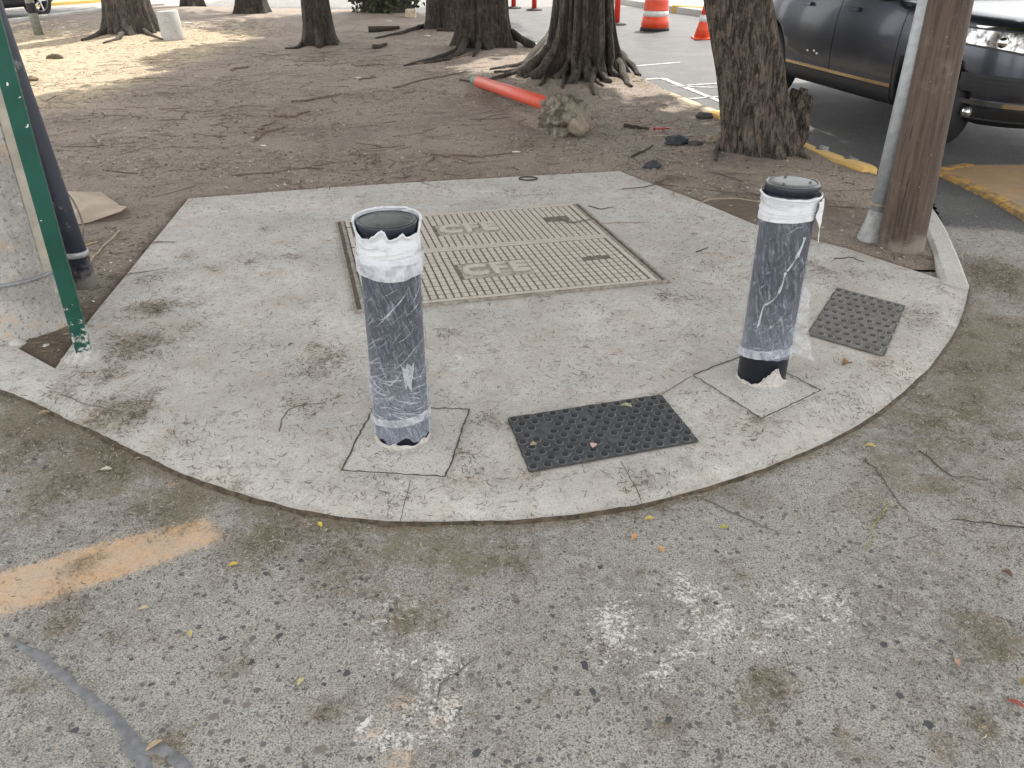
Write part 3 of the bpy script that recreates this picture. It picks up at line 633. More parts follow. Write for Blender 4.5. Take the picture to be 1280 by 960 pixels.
def make_bollard(label, px, py, style):
    p = at(px, py, SLAB_Z); cdir = Vector((p.x, p.y, 0)).normalized(); c = p + cdir * BR * .9
    t = thing('bollard', label, 'bollard', (c.x, c.y, SLAB_Z + .004), group='wrapped bollards on the corner slab')
    vang = math.atan2(-cdir.y, -cdir.x)
    bm = bmesh.new(); lathe(bm, [(BR, -.05), (BR, BH - .035), (BR - .002, BH - .03)], 64); bm_obj('post', bm, BOLM, t, True)
    bm = bmesh.new(); lathe(bm, [(BR - .001, BH - .036), (BR + .0012, BH - .034), (BR + .0015, BH - .004), (BR + .0005, BH - .0012), (BR - .003, BH), (BR - .007, BH), (BR - .0085, BH - .002), (BR - .02, BH - .003)], 64); cap = bm_obj('cap', bm, BOLM, t, True)
    bm = bmesh.new(); lathe(bm, [(BR - .010, BH - .006), (BR - .0105, BH - .001), (BR - .013, BH + .0005), (BR * .5, BH + .002), (.003, BH + .003)], 64); bm_obj('cap_plate', bm, CAPM, t, True)
    for k in range(3):
        bm = bmesh.new(); a = vang + math.pi / 2 + k * 2.09; bmesh.ops.create_uvsphere(bm, u_segments=10, v_segments=6, radius=.006, matrix=Matrix.Translation((.06 * math.cos(a), .06 * math.sin(a), BH + .002)))
        bm_obj('cap_screw', bm, CAPM, t, True)
    if style == 0:
        def ztop(a):
            d = (a - vang + math.pi) % (2 * math.pi) - math.pi; f = math.exp(-(d / 1.15) ** 2)
            prof = ((-3.2, .010), (-1.7, .009), (-1.15, -.022), (-.85, -.040), (-.6, -.034), (-.32, -.016), (-.14, .000), (-.08, -.024), (.02, -.036), (.25, -.030), (.42, -.018), (.5, -.030), (.62, -.036), (.8, -.030), (1.05, -.034), (1.3, -.006), (1.7, .011), (3.2, .010))
            return BH + float(np.interp(d, [q[0] for q in prof], [q[1] for q in prof])) + .003 * mnoise.noise(Vector((a * 9, 5, 0)))
        sleeve('foam_wrap', lambda a: BH - .125 + .004 * math.sin(3 * a), ztop, lambda a, z, u: BR + .006 + .005 * abs(nz3(a, z, 2.2, 1)) + (.006 * (u - .8) / .2 + .003 * mnoise.noise(Vector((a * 4, 2, 2))) if u > .8 else 0), FOAM, t)
        lp = []; lr = []
        for k in range(91):
            a = 2 * math.pi * k / 90; rr = BR + .010 + .003 * mnoise.noise(Vector((a * 3, 7, 1))); lp.append((rr * math.cos(a), rr * math.sin(a), ztop(a) - .004 + .004 * mnoise.noise(Vector((a * 4, 2, 8))))); lr.append(.0035 + .003 * abs(mnoise.noise(Vector((a * 3, 4, 4)))))
        bm = bmesh.new(); tube(bm, lp, lr, 7); bm_obj('rolled_lip', bm, FOAM, t, True)
        for q_ in range(3):
            bm = bmesh.new(); zb = BH - .058 - .024 * q_; tube(bm, [((BR + .0095) * math.cos(a_ * .0698 + q_), (BR + .0095) * math.sin(a_ * .0698 + q_), zb + .010 * math.sin(a_ * .07 + q_ * 2) + .003 * mnoise.noise(Vector((a_ * .3, q_, 2)))) for a_ in range(70)], [.0012 + .0022 * abs(mnoise.noise(Vector((a_ * .2, q_, 5)))) for a_ in range(70)], 6); bm_obj('wrap_fold', bm, FOAM, t, True)
        sleeve('sheer_band', lambda a: BH - .168 + .007 * math.sin(2 * a + 1) + .004 * mnoise.noise(Vector((a * 3, 0, 3))), lambda a: BH - .10, lambda a, z, u: BR + .0125 + .003 * nz3(a, z, 3, 2), SHEER, t)
        film = sleeve('stretch_film', lambda a: .03 + .03 * mnoise.noise(Vector((math.cos(a) * 2, math.sin(a) * 2, 7))) + .02 * mnoise.noise(Vector((a * 5, 0, 1))), lambda a: BH - .13, lambda a, z, u: BR + .0035 + .005 * ridge(a, z, 3) + (.006 * (1 - u / .12) * abs(nz3(a, z, 4, 9)) if u < .12 else 0), mat_film(1.3), t, 160, 70)
        sleeve('tape_band', lambda a: .092 + .012 * math.sin(a * 1 + 2) + .004 * mnoise.noise(Vector((a * 2, 4, 3))), lambda a: .122 + .012 * math.sin(a + 2), lambda a, z, u: BR + .0095 + .004 * abs(nz3(a, z, 5, 4)), mat_sheer(.42), t, 120, 6)
        cm = mat_sheer(.34); crease_highlights(t, 165, .14, .645, .9, 3, cm, vang); crease_highlights(t, 110, .12, .33, -.5, 4, cm, vang); crease_highlights(t, 26, .14, .4, .1, 6, cm, vang)
        # torn flap half way up
        a0 = vang + .25; Vv = []; 
        for i in range(6):
            for j in range(5): aa = a0 + (i / 5 - .3) * .42 * (1 - .5 * j / 4); rr = BR + .008 + .012 * math.sin(i * 1.3) * math.sin(j * .9 + .4) + .004; Vv.append((rr * math.cos(aa), rr * math.sin(aa), .335 - .022 * j - .012 * math.sin(i * 2.1)))
        mesh_obj('torn_flap', Vv, [(i * 5 + j, i * 5 + j + 1, i * 5 + j + 6, i * 5 + j + 5) for i in range(5) for j in range(4)], mat_sheer(.45), t, True)
        sleeve('mortar_splash', lambda a: -.02, lambda a: max(.004, .016 + .02 * mnoise.noise(Vector((math.cos(a) * 3, math.sin(a) * 3, 2)))), lambda a, z, u: BR + .006 * (1 - u) + .0015, SPLASH, t, 90, 4)
    else:
        sleeve('foam_wrap', lambda a: BH - .132 + .010 * math.sin(a - vang + .6), lambda a: BH - .036 + .008 * mnoise.noise(Vector((a * 2, 1, 4))) + .016 * math.exp(-(((a - vang + math.pi) % (2 * math.pi) - math.pi + 1.5) / .3) ** 2), lambda a, z, u: BR + .006 + .006 * abs(nz3(a, z, 2.5, 6)) + (.007 * (u - .7) / .3 if u > .7 else 0), FOAM, t)
        bm = bmesh.new(); lp = []; lr = []
        for k in range(91):
            a = 2 * math.pi * k / 90; rr = BR + .012 + .003 * mnoise.noise(Vector((a * 3, 3, 1))); lp.append((rr * math.cos(a), rr * math.sin(a), BH - .042 + .010 * mnoise.noise(Vector((a * 1.5, 1, 4))))); lr.append(.004 + .004 * abs(mnoise.noise(Vector((a * 3, 4, 9)))))
        tube(bm, lp, lr, 7); bm_obj('rolled_lip', bm, FOAM, t, True)
        for q_ in range(3):
            bm = bmesh.new(); zb = BH - .068 - .02 * q_; tube(bm, [((BR + .0095) * math.cos(a_ * .0698 + q_), (BR + .0095) * math.sin(a_ * .0698 + q_), zb + .012 * math.sin(a_ * .07 + q_ * 2) + .003 * mnoise.noise(Vector((a_ * .3, q_, 2)))) for a_ in range(70)], [.0012 + .0024 * abs(mnoise.noise(Vector((a_ * .2, q_, 6)))) for a_ in range(70)], 6); bm_obj('wrap_fold', bm, FOAM, t, True)
        film = sleeve('stretch_film', lambda a: .115 + .012 * math.sin(a - vang + 1.2) + .006 * mnoise.noise(Vector((a * 4, 0, 8))), lambda a: BH - .12, lambda a, z, u: BR + .0035 + .005 * ridge(a, z, 11) + (.004 if u < .05 else 0), mat_film(5.1, .07), t, 160, 70)
        sleeve('tape_band', lambda a: .12 + .018 * math.sin(a - vang + .5), lambda a: .158 + .018 * math.sin(a - vang + .5) + .01 * mnoise.noise(Vector((a * 3, 4, 3))), lambda a, z, u: BR + .0085 + .005 * abs(nz3(a, z, 5, 14)), mat_sheer(.4), t, 120, 6)
        cm = mat_sheer(.24); crease_highlights(t, 140, .17, .67, 1.2, 13, cm, vang); crease_highlights(t, 44, .15, .3, .2, 14, cm, vang)
        # foam flap hanging on the right and twisted strand of film
        Vv = []
        for i in range(7):
            for j in range(6):
                aa = vang + 1.05 + i / 6 * .75; rr = BR + .02 + .004 * math.sin(i * 1.7 + j) + .012 * j / 5 * (i / 6)
                Vv.append((rr * math.cos(aa), rr * math.sin(aa), BH - .05 - .033 * j * (.35 + .9 * (i / 6))))
        mesh_obj('foam_flap', Vv, [(i * 6 + j, i * 6 + j + 1, i * 6 + j + 7, i * 6 + j + 6) for i in range(6) for j in range(5)], FOAM, t, True)
        bm = bmesh.new()
        pts = []
        for i in range(22):
            u = i / 21; aa = vang + .75 - 1.25 * u ** 1.1 + .08 * math.sin(u * 14); rr = BR + .009; pts.append((rr * math.cos(aa), rr * math.sin(aa), BH - .18 - .36 * u + .012 * math.sin(u * 17)))
        tube(bm, pts, [.007 - .004 * abs(math.sin(i * .8)) - .0015 * i / 22 for i in range(22)], 7); bm_obj('twisted_film', bm, mat_sheer(.4), t, True)
        # loose film trailing off the right side
        Vv = []
        for j in range(9):
            for i in range(4):
                aa = vang + 1.35; s = BR + .002 + i * (.012 + .02 * (j / 8) ** 2) ; Vv.append((s * math.cos(aa), s * math.sin(aa), .42 - .034 * j - .008 * i + .006 * math.sin(j * 2 + i)))
        mesh_obj('loose_film', Vv, [(j * 4 + i, j * 4 + i + 1, j * 4 + i + 5, j * 4 + i + 4) for j in range(8) for i in range(3)], mat_sheer(.3), t, True)
        sleeve('mortar_splash', lambda a: -.02, lambda a: max(.006, .012 + .016 * mnoise.noise(Vector((math.cos(a) * 4, math.sin(a) * 4, 2))) + .07 * math.exp(-(((a - vang + math.pi) % (2 * math.pi) - math.pi - .55) / .42) ** 2) * (1 + .5 * mnoise.noise(Vector((a * 9, 2, 1))))), lambda a, z, u: BR + .007 * (1 - u) + .0014, SPLASH, t, 160, 4)
    return t
make_bollard('bollard in cloudy film with torn white foam top, left of the dark mat', 505, 561, 0)
make_bollard('dark bollard with a bare black foot and twisted film strand, beside the worn grey mat', 949, 484, 1)

# ------------------------------------------------------------------ cast utility cover with raised letters
CAST = M('cast_cover', .75); c_ = CAST.co(); n_ = CAST.noise(7, 5, .65, c_); n2_ = CAST.noise(90, 4, .7, c_)
CAST.set('Base Color', CAST.mix(CAST.mr(n2_, .35, .65), CAST.mix(CAST.mr(n_, .3, .7), (.35, .31, .26), (.44, .40, .345)), (.48, .445, .395))); CAST.bump(n2_, .4, .004); CAST = CAST.m
CASTD = simple('cover_recess', (.135, .114, .092), .95, var=.4, sc_=40)
CASTM = simple('letter_ground', (.32, .285, .235), .9, var=.35, sc_=40)
STEEL = simple('cover_frame_steel', (.23, .205, .17), .7, var=.35, sc_=40)
cor = [at(420, 278, SLAB_Z), at(720, 256, SLAB_Z), at(842, 353, SLAB_Z), at(443, 393, SLAB_Z)]   # back left, back right, front right, front left
cc = sum(cor, Vector()) / 4; ux = ((cor[1] - cor[0]) + (cor[2] - cor[3])) / 2; uy = ((cor[0] - cor[3]) + (cor[1] - cor[2])) / 2
CW, CD_ = ux.length, uy.length; crz = math.atan2(ux.y, ux.x)
cov = thing('utility_cover', 'cast utility cover of two gridded panels with raised letters, set in the slab', 'manhole cover', (cc.x, cc.y, SLAB_Z), crz)
bm = bmesh.new(); box(bm, (0, 0, -.004), (CW - .02, CD_ - .02, .012)); bm_obj('bed', bm, CASTD, cov)
bm = bmesh.new()
for s in (-1, 1):
    box(bm, (s * (CW / 2 - .006), 0, .0045), (.012, CD_, .011)); box(bm, (s * (CW / 2 - .045), 0, .004), (.02, CD_ - .03, .0105))
box(bm, (0, -CD_ / 2 + .012, .006), (CW - .026, .022, .014), bev=.003); box(bm, (0, CD_ / 2 - .012, .004), (CW - .026, .018, .010))
bm_obj('frame', bm, STEEL, cov)
seam = .035
def panel(y0, y1):
    x0, x1 = -CW / 2 + .062, CW / 2 - .062
    bm = bmesh.new(); box(bm, ((x0 + x1) / 2, (y0 + y1) / 2, .0055), (x1 - x0, y1 - y0, .009), bev=.002); pn = bm_obj('panel', bm, CASTD, cov)
    bm = bmesh.new()
    for a, b in (((x0 + .012, (y0 + y1) / 2), (.024, y1 - y0)), ((x1 - .012, (y0 + y1) / 2), (.024, y1 - y0)), (((x0 + x1) / 2, y0 + .012), (x1 - x0 - .05, .024)), (((x0 + x1) / 2, y1 - .012), (x1 - x0 - .05, .024))):
        box(bm, (a[0], a[1], .0122), (b[0], b[1], .006), bev=.0015)
    bm_obj('rim', bm, CAST, pn)
    nx = 36; ny = 12; px = (x1 - x0 - .07) / nx; py = (y1 - y0 - .064) / ny; bm = bmesh.new()
    ymid = (y0 + y1) / 2
    for i in range(nx):
        for j in range(ny):
            x = x0 + .035 + px * (i + .5); y = y0 + .032 + py * (j + .5)
            if abs(x + .03) < .2 and abs(y - ymid) < .12: continue
            if abs(x - x1 + .2) < .07 and abs(y - ymid - .05) < .035: continue
            if x < x0 + .16 and abs(y - ymid) < .04: continue
            h = .0045 + random.uniform(0, .0012)
            a, b = px * .385, py * .39
            lo = [bm.verts.new((x + sx * a, y + sy * b, .0098)) for sx, sy in ((-1, -1), (1, -1), (1, 1), (-1, 1))]; hi = [bm.verts.new((x + sx * a * .8, y + sy * b * .85, .0098 + h)) for sx, sy in ((-1, -1), (1, -1), (1, 1), (-1, 1))]
            for k in range(4): bm.faces.new((lo[k], lo[(k + 1) % 4], hi[(k + 1) % 4], hi[k]))
            bm.faces.new(hi)
    tag(bm_obj('tread', bm, CAST, pn), kind='stuff')
    bm = bmesh.new(); box(bm, (-.03, ymid, .0105), (.385, .225, .002)); bm_obj('letter_plate', bm, CASTM, pn)
    cu = bpy.data.curves.new('lettering', 'FONT'); cu.body = 'CFE'; cu.size = .20; cu.extrude = .0045; cu.offset = .006; cu.resolution_u = 3; cu.align_x = 'CENTER'; cu.align_y = 'CENTER'; cu.space_character = 1.15
    to = bpy.data.objects.new('lettering', cu); COL.objects.link(to); dg = bpy.context.evaluated_depsgraph_get()
    me = bpy.data.meshes.new_from_object(to.evaluated_get(dg)); bpy.data.objects.remove(to)
    link('lettering', me, CAST, pn, loc=(-.03, ymid, .0165)).scale = (1.0, 1.0, 1)
    for dx in (-.028, .028):
        bm = bmesh.new(); box(bm, (x1 - .2 + dx, ymid + .05, .0115), (.03, .045, .004), bev=.002); bm_obj('lift_slot', bm, CASTD, pn)
    for yy in (y0 + .15, y1 - .15):
        bm = bmesh.new(); box(bm, (x0 + .04, yy, .0135), (.085, .014, .006)); bm_obj('notch', bm, CASTD, pn)
panel(seam + .006, CD_ / 2 - .022); panel(-CD_ / 2 + .024, seam - .006)

# ------------------------------------------------------------------ tactile mats
RUB = simple('rubber_dark', (.050, .054, .06), .75, var=.4, sc_=35, bump=.3); RUB2 = simple('rubber_worn', (.14, .138, .13), .85, var=.3, sc_=25, bump=.3)
DOME = simple('rubber_dome', (.013, .014, .018), .7, var=.3, sc_=90, bump=.1); DOME2 = simple('worn_dome', (.055, .055, .055), .8, var=.3, sc_=90, bump=.1)
RING = simple('dome_ring', (.12, .125, .13), .8, var=.3, sc_=90, bump=.1); RING2 = simple('worn_ring', (.25, .245, .235), .85, var=.3, sc_=90, bump=.1)
def dome_mesh(ma, mb, r):
    bm = bmesh.new(); seg = 14; pr = [(r * 1.35, 0), (r * 1.3, .0022), (r * 1.0, .0024), (r * .95, .006), (r * .7, .0072), (.0004, .0074)]
    lathe(bm, pr, seg, cap=False); me = bpy.data.meshes.new('dome'); bm.normal_update(); bm.to_mesh(me); bm.free(); me.materials.append(mb); me.materials.append(ma)
    for i, p in enumerate(me.polygons): p.material_index = 1 if i >= seg * 2 else 0
    return me
def mat_thing(label, corners, tiles, nx, ny, rm, dm, wear):
    C = [at(*p, SLAB_Z) for p in corners]; c = sum(C, Vector()) / 4
    t = thing('tactile_mat', label, 'tactile paving', (c.x, c.y, SLAB_Z), 0, 'tactile mats on the corner slab')
    L = [v - c for v in C]
    def bil(u, v): return (L[0] * (1 - u) + L[1] * u) * (1 - v) + (L[3] * (1 - u) + L[2] * u) * v
    wd = (L[1] - L[0]).length
    r = .013
    for k in range(tiles):
        u0, u1 = k / tiles + (.002 if k else 0), (k + 1) / tiles - (.002 if k < tiles - 1 else 0)
        bm = bmesh.new(); q = [bil(u, v) for u, v in ((u0, 1), (u1, 1), (u1, 0), (u0, 0))]
        f = bm.faces.new([bm.verts.new((p.x, p.y, .007)) for p in q]); e = bmesh.ops.extrude_face_region(bm, geom=[f])
        for v in [g for g in e['geom'] if isinstance(g, bmesh.types.BMVert)]: v.co.z = -.02
        bmesh.ops.recalc_face_normals(bm, faces=bm.faces[:]); tl = bm_obj('tile', bm, rm, t)
        me = dome_mesh(dm, RING if dm is DOME else RING2, r); nxt = nx // tiles
        for i in range(nxt):
            for j in range(ny):
                if random.random() < wear * .15: continue
                st = .25 if j % 2 else -.25
                uu = u0 + (u1 - u0) * ((i + .5 + st * .9) / nxt); vv = (j + .5) / ny; p = bil(uu, vv)
                o = bpy.data.objects.new('dome', me); COL.objects.link(o); o.parent = tl; o.location = (p.x, p.y, .0068 if random.random() > wear else .0052); o.rotation_euler = (0, 0, random.random())
    bm = bmesh.new()
    for i in range(4):
        a, b = L[i - 1], L[i]; ln = densify(np.array([a[:2], b[:2]]), .02); ln = ln + rng.normal(0, .001, ln.shape); ribbon(bm, ln, .012, .0045 + .0004 * i)
    bm_obj('joint', bm, DARKJ, t)
mat_thing('dark two-tile tactile mat with round studs at the front of the slab', [(636, 524), (825, 495), (872, 553), (663, 591)], 2, 12, 9, RUB, DOME, .25)
mat_thing('worn grey tactile mat of round studs beside the right bollard', [(1047, 361), (1130, 383), (1103, 446), (1010, 419)], 1, 8, 9, RUB2, DOME2, .5)

# ------------------------------------------------------------------ left group: concrete pole, green post, dark conduit
OLDC = M('old_pole_concrete', .9); c_ = OLDC.co(); n_ = OLDC.noise(6, 6, .7, c_); n2_ = OLDC.noise(60, 5, .8, c_)
bc = OLDC.mix(OLDC.mr(n_, .35, .65), (.27, .26, .245), (.42, .405, .38)); bc = OLDC.mix(OLDC.mr(n2_, .52, .64), bc, (.12, .112, .105))
bc = OLDC.mix(OLDC.ma('MULTIPLY', OLDC.mr(OLDC.noise(5.2, 5, .7, OLDC.co(scale=(1, 1, 1.3))), .56, .68), .6), bc, (.46, .33, .21)); bc = OLDC.mix(OLDC.ma('MULTIPLY', OLDC.mr(OLDC.noise(17, 5, .7, c_), .6, .68), .7), bc, (.5, .49, .47))
OLDC.set('Base Color', bc); OLDC.bump(OLDC.ma('ADD', n_, OLDC.ma('MULTIPLY', n2_, .6)), .8, .012); OLDC = OLDC.m
pf = at(36, 432); cdir = Vector((pf.x, pf.y, 0)).normalized(); PR = .232; pc = pf + cdir * PR
pole = thing('utility_pole', 'thick stained concrete pole with a beige cable guard at the left edge', 'utility pole', (pc.x, pc.y, 0))
bm = bmesh.new(); lathe(bm, [(PR + .012, -.1), (PR + .012, .02), (PR, .1), (PR - .003, 1), (PR - .03, 4), (PR - .06, 8)], 64, jit=lambda a, z: .004 * mnoise.noise(Vector((math.cos(a) * 3, math.sin(a) * 3, z * 4)))); bm_obj('shaft', bm, OLDC, pole, True)
va = math.atan2(-cdir.y, -cdir.x); V = []; Fc = []
for j in range(12):
    z = .3 + j * .35
    for i in range(9): a = va + R(38) + R(52) * i / 8; rr = PR + (.012 if 0 < i < 8 else .001); V.append((rr * math.cos(a), rr * math.sin(a), z))
for j in range(11):
    for i in range(8): Fc.append((j * 9 + i, j * 9 + i + 1, (j + 1) * 9 + i + 1, (j + 1) * 9 + i))
Fc.append(tuple(range(9)))
mesh_obj('cable_guard', V, Fc, simple('beige_guard', (.33, .30, .25), .7, var=.15, sc_=14, bump=.15), pole)
bm = bmesh.new(); lathe(bm, [(PR + .001, .290), (PR + .0145, .291), (PR + .0145, .306), (PR + .001, .307)], 64, cap=False); bm_obj('strap', bm, simple('steel_strap', (.22, .225, .23), .6, .2, sc_=30), pole, True)
GRN = M('green_post_paint', .55); c_ = GRN.co(); n_ = GRN.noise(20, 6, .75, c_)
g = GRN.mix(GRN.mr(GRN.noise(3, 4, .6, c_), .3, .7), (.006, .05, .034), (.012, .08, .056)); sp = GRN.n('SeparateXYZ'); GRN.put(sp.inputs[0], c_)
lowz = GRN.mr(sp.outputs[2], .35, .02); g = GRN.mix(GRN.mr(GRN.ma('ADD', n_, GRN.ma('MULTIPLY', lowz, .22)), .66, .74), g, (.42, .42, .40)); g = GRN.mix(GRN.mr(GRN.ma('ADD', GRN.noise(26, 3, .5, c_), GRN.mr(GRN.ma('ABSOLUTE', GRN.ma('SUBTRACT', sp.outputs[2], 1.12)), .16, 0, 0, .12)), .735, .755), g, (.62, .62, .6)); GRN.set('Base Color', g); GRN.set('Specular IOR Level', .25); GRN.bump(n_, .15, .003); GRN = GRN.m
gp = at(103, 449, SLAB_Z)
post = thing('sign_post', 'green painted square steel post with chipped paint at the left slab corner', 'post', (gp.x, gp.y + .03, SLAB_Z), R(24))
bm = bmesh.new(); box(bm, (0, 0, 1.5), (.062, .062, 3.04), bev=.006); bm_obj('post_shaft', bm, GRN, post)
V = []
bm = bmesh.new(); lathe(bm, [(.10, -.005), (.085, .003), (.065, .008), (.05, .015), (.036, .035)], 28, jit=lambda a, z: .012 * mnoise.noise(Vector((math.cos(a) * 2, math.sin(a) * 2, z * 9)))); bm_obj('mortar_collar', bm, SPLASH, post, True)
np_ = at(108, 370)
con = thing('cable_conduit', 'dark navy plastic conduit rising behind the green post', 'conduit', (np_.x - .02, np_.y + .07, 0))
NAVY = M('navy_conduit', .55, (.016, .02, .036)); c_ = NAVY.co(); sp = NAVY.n('SeparateXYZ'); NAVY.put(sp.inputs[0], c_); d_ = NAVY.ma('ADD', NAVY.noise(14, 5, .7, c_), NAVY.mr(sp.outputs[2], .22, .0, 0, .35))
NAVY.set('Base Color', NAVY.mix(NAVY.mr(d_, .56, .78), (.016, .02, .036), (.24, .23, .21))); NAVY = NAVY.m
bm = bmesh.new(); tube(bm, [(0, 0, -.05), (-.04, 0, .5), (-.12, .0, 1.5), (-.24, 0, 3)], .058, 28); bm_obj('pipe', bm, NAVY, con, True)
bm = bmesh.new(); lathe(bm, [(.058, .195), (.0635, .198), (.0635, .222), (.058, .225)], 28, (-.017, 0, 0), cap=False); bm_obj('strap', bm, simple('conduit_strap', (.33, .34, .35), .5, .4), con, True)
bm = bmesh.new()
tube(bm, [at(56, 214, .44), at(68, 224, .40), at(80, 236, .33), at(91, 250, .26), at(99, 266, .18), at(104, 282, .1), at(104, 302, .02)], .006, 7); tag(bm_obj('loose_wire', bm, simple('wire_grey', (.16, .145, .12), .6)), 'thin grey wire arching down beside the dark conduit', 'wire')
bm = bmesh.new(); tube(bm, wiggle(at(96, 305, .03), at(122, 303, .03), 6, .05, 3), .006, 6); tube(bm, wiggle(at(108, 333, .03), at(149, 288, .04), 8, .02, 5), [.005] * 9, 6)
tag(bm_obj('dry_stick', bm, simple('dry_stick', (.34, .28, .2), .9), None), 'pale dry forked stick on the soil behind the dark conduit', 'stick')
for k, (px, py, s) in enumerate(((38, 425, .035), (24, 436, .045), (60, 440, .03))):
    p = at(px, py); tag(blob('rubble', (p.x, p.y, .02), (s, s * .8, s * .6), KERBC, seed=k + 20, sub=2), ('small pale rubble lump at the foot of the concrete pole', 'flat broken rubble piece in the soil pocket left', 'small rubble chip at the tip of the soil pocket')[k], 'rubble', 'rubble beside the concrete pole')
# cardboard
CARD = M('cardboard', .85); n_ = CARD.noise(5, 5, .6); CARD.set('Base Color', CARD.mix(CARD.mr(n_, .35, .7), (.60, .50, .40), (.74, .65, .55))); CARD = CARD.m
out = poly([(66, 252), (88, 245), (127, 242), (150, 256), (160, 263), (152, 270), (112, 278), (84, 283), (62, 286)], .04); cz = soil_at(out[:, 0].mean(), out[:, 1].mean())
bm = bmesh.new(); tp = [bm.verts.new((x, y, cz + .02 + .02 * math.sin(i * 1.7))) for i, (x, y) in enumerate(out)]; ctr = bm.verts.new((*out.mean(0), cz + .03)); n = len(tp)
for i in range(n): bm.faces.new((ctr, tp[i], tp[(i + 1) % n]))
bmesh.ops.solidify(bm, geom=bm.faces[:], thickness=.006); bmesh.ops.recalc_face_normals(bm, faces=bm.faces[:]); tag(bm_obj('cardboard', bm, CARD), 'flattened tan cardboard sheet lying on the soil behind the dark conduit', 'cardboard')

# ------------------------------------------------------------------ right group: timber pole and galvanised tube
TIM = M('timber_pole', .85); gv = TIM.co(scale=(26, 26, 1.2)); n_ = TIM.noise(1.6, 6, .7, gv); n2_ = TIM.noise(5, 5, .6)
b_ = TIM.mix(TIM.mr(n_, .3, .7), (.040, .027, .020), (.105, .073, .055)); sp = TIM.n('SeparateXYZ'); TIM.put(sp.inputs[0], TIM.co())
b_ = TIM.mix(TIM.mr(TIM.noise(2.2, 4, .6, TIM.co(scale=(40, 40, .7))), .64, .68), b_, (.012, .008, .006))
b_ = TIM.mix(TIM.ma('MULTIPLY', TIM.mr(TIM.ma('ADD', n2_, TIM.mr(sp.outputs[2], .3, .0, 0, .3)), .55, .85), .5), b_, (.30, .27, .23)); b_ = TIM.mix(TIM.mr(TIM.noise(70, 3, .6), .70, .74), b_, (.38, .35, .31))
TIM.set('Base Color', b_); TIM.bump(TIM.ma('ADD', n_, TIM.ma('MULTIPLY', TIM.noise(60, 4, .7), .3)), .6, .008); TIM = TIM.m
wp = at(1122, 324); cdir = Vector((wp.x, wp.y, 0)).normalized(); wc = wp + cdir * .125
t = thing('timber_pole', 'brown weathered timber pole standing beside the grey steel tube', 'utility pole', (wc.x, wc.y, 0))
bm = bmesh.new(); lathe(bm, [(.13, -.1), (.128, .05), (.125, .3), (.113, 1), (.104, 1.6), (.098, 3), (.09, 7)], 48, jit=lambda a, z: .004 * mnoise.noise(Vector((math.cos(a) * 4, math.sin(a) * 4, z * .8)))); o = bm_obj('shaft', bm, TIM, t, True)
t.rotation_euler = (0, R(-1.8), 0)
GAL = simple('galvanised_steel', (.36, .38, .39), .45, .35, var=.14, sc_=22, bump=.05)
mp = at(1088, 308); cdir = Vector((mp.x, mp.y, 0)).normalized(); mc = mp + cdir * .06
t = thing('steel_tube', 'grey galvanised cable tube with a flared foot strapped beside the timber pole', 'pipe', (mc.x, mc.y, 0)); t.rotation_euler = (R(1), R(.5), 0)
bm = bmesh.new(); lathe(bm, [(.052, .2), (.052, 1), (.05, 4), (.05, 6)], 32); bm_obj('tube_shaft', bm, GAL, t, True)
bm = bmesh.new(); lathe(bm, [(.095, -.05), (.088, .03), (.070, .12), (.058, .165), (.056, .21)], 32); bm_obj('flared_foot', bm, simple('dull_steel', (.27, .275, .275), .7, .2, sc_=25), t, True)
bm = bmesh.new(); lathe(bm, [(.054, .24), (.060, .242), (.060, .256), (.054, .258)], 32, cap=False); box(bm, (.066, -.01, .249), (.03, .02, .02)); bm_obj('strap', bm, STEEL, t, True)

# ------------------------------------------------------------------ trees
def mat_bark(name, dk, lt, grey=.3, fs=1.0):
    m = M(name, .95); gv = m.co(scale=(27 * fs, 27 * fs, 4.6 * fs)); n = m.noise(1.5, 7, .72, gv, .8); n2 = m.noise(7, 5, .65); n3 = m.noise(55, 4, .7)
    b = m.mix(m.mr(n, .42, .6), dk, lt); b = m.mix(m.ma('MULTIPLY', m.mr(n2, .5, .7), grey), b, (.26, .235, .2)); b = m.mix(m.ma('MULTIPLY', m.mr(n3, .5, .66), .5), b, tuple(x * .5 for x in dk))
    m.set('Base Color', b); m.bump(m.ma('ADD', n, m.ma('MULTIPLY', n3, .3)), 1.0, .035); return m.m
BARK1 = mat_bark('ridged_brown_bark', (.022, .017, .013), (.165, .128, .099), .35); BARK2 = mat_bark('backlit_grey_bark', (.018, .014, .011), (.065, .052, .042), .2); BARK3 = mat_bark('grey_root_bark', (.032, .026, .021), (.115, .096, .079), .25)  # last two barks darkened in colour for trunks standing against the sun
LEAF = M('crown_leaves', .6, (.05, .085, .03)); LEAF.set('Base Color', LEAF.mix(LEAF.mr(LEAF.noise(1.2, 4, .6), .35, .65), (.03, .055, .02), (.075, .12, .04))); LEAF = LEAF.m
IVY = M('ivy_leaves', .6); IVY.set('Base Color', IVY.mix(IVY.mr(IVY.noise(9, 4, .6), .35, .65), (.012, .018, .008), (.05, .075, .022))); IVY = IVY.m
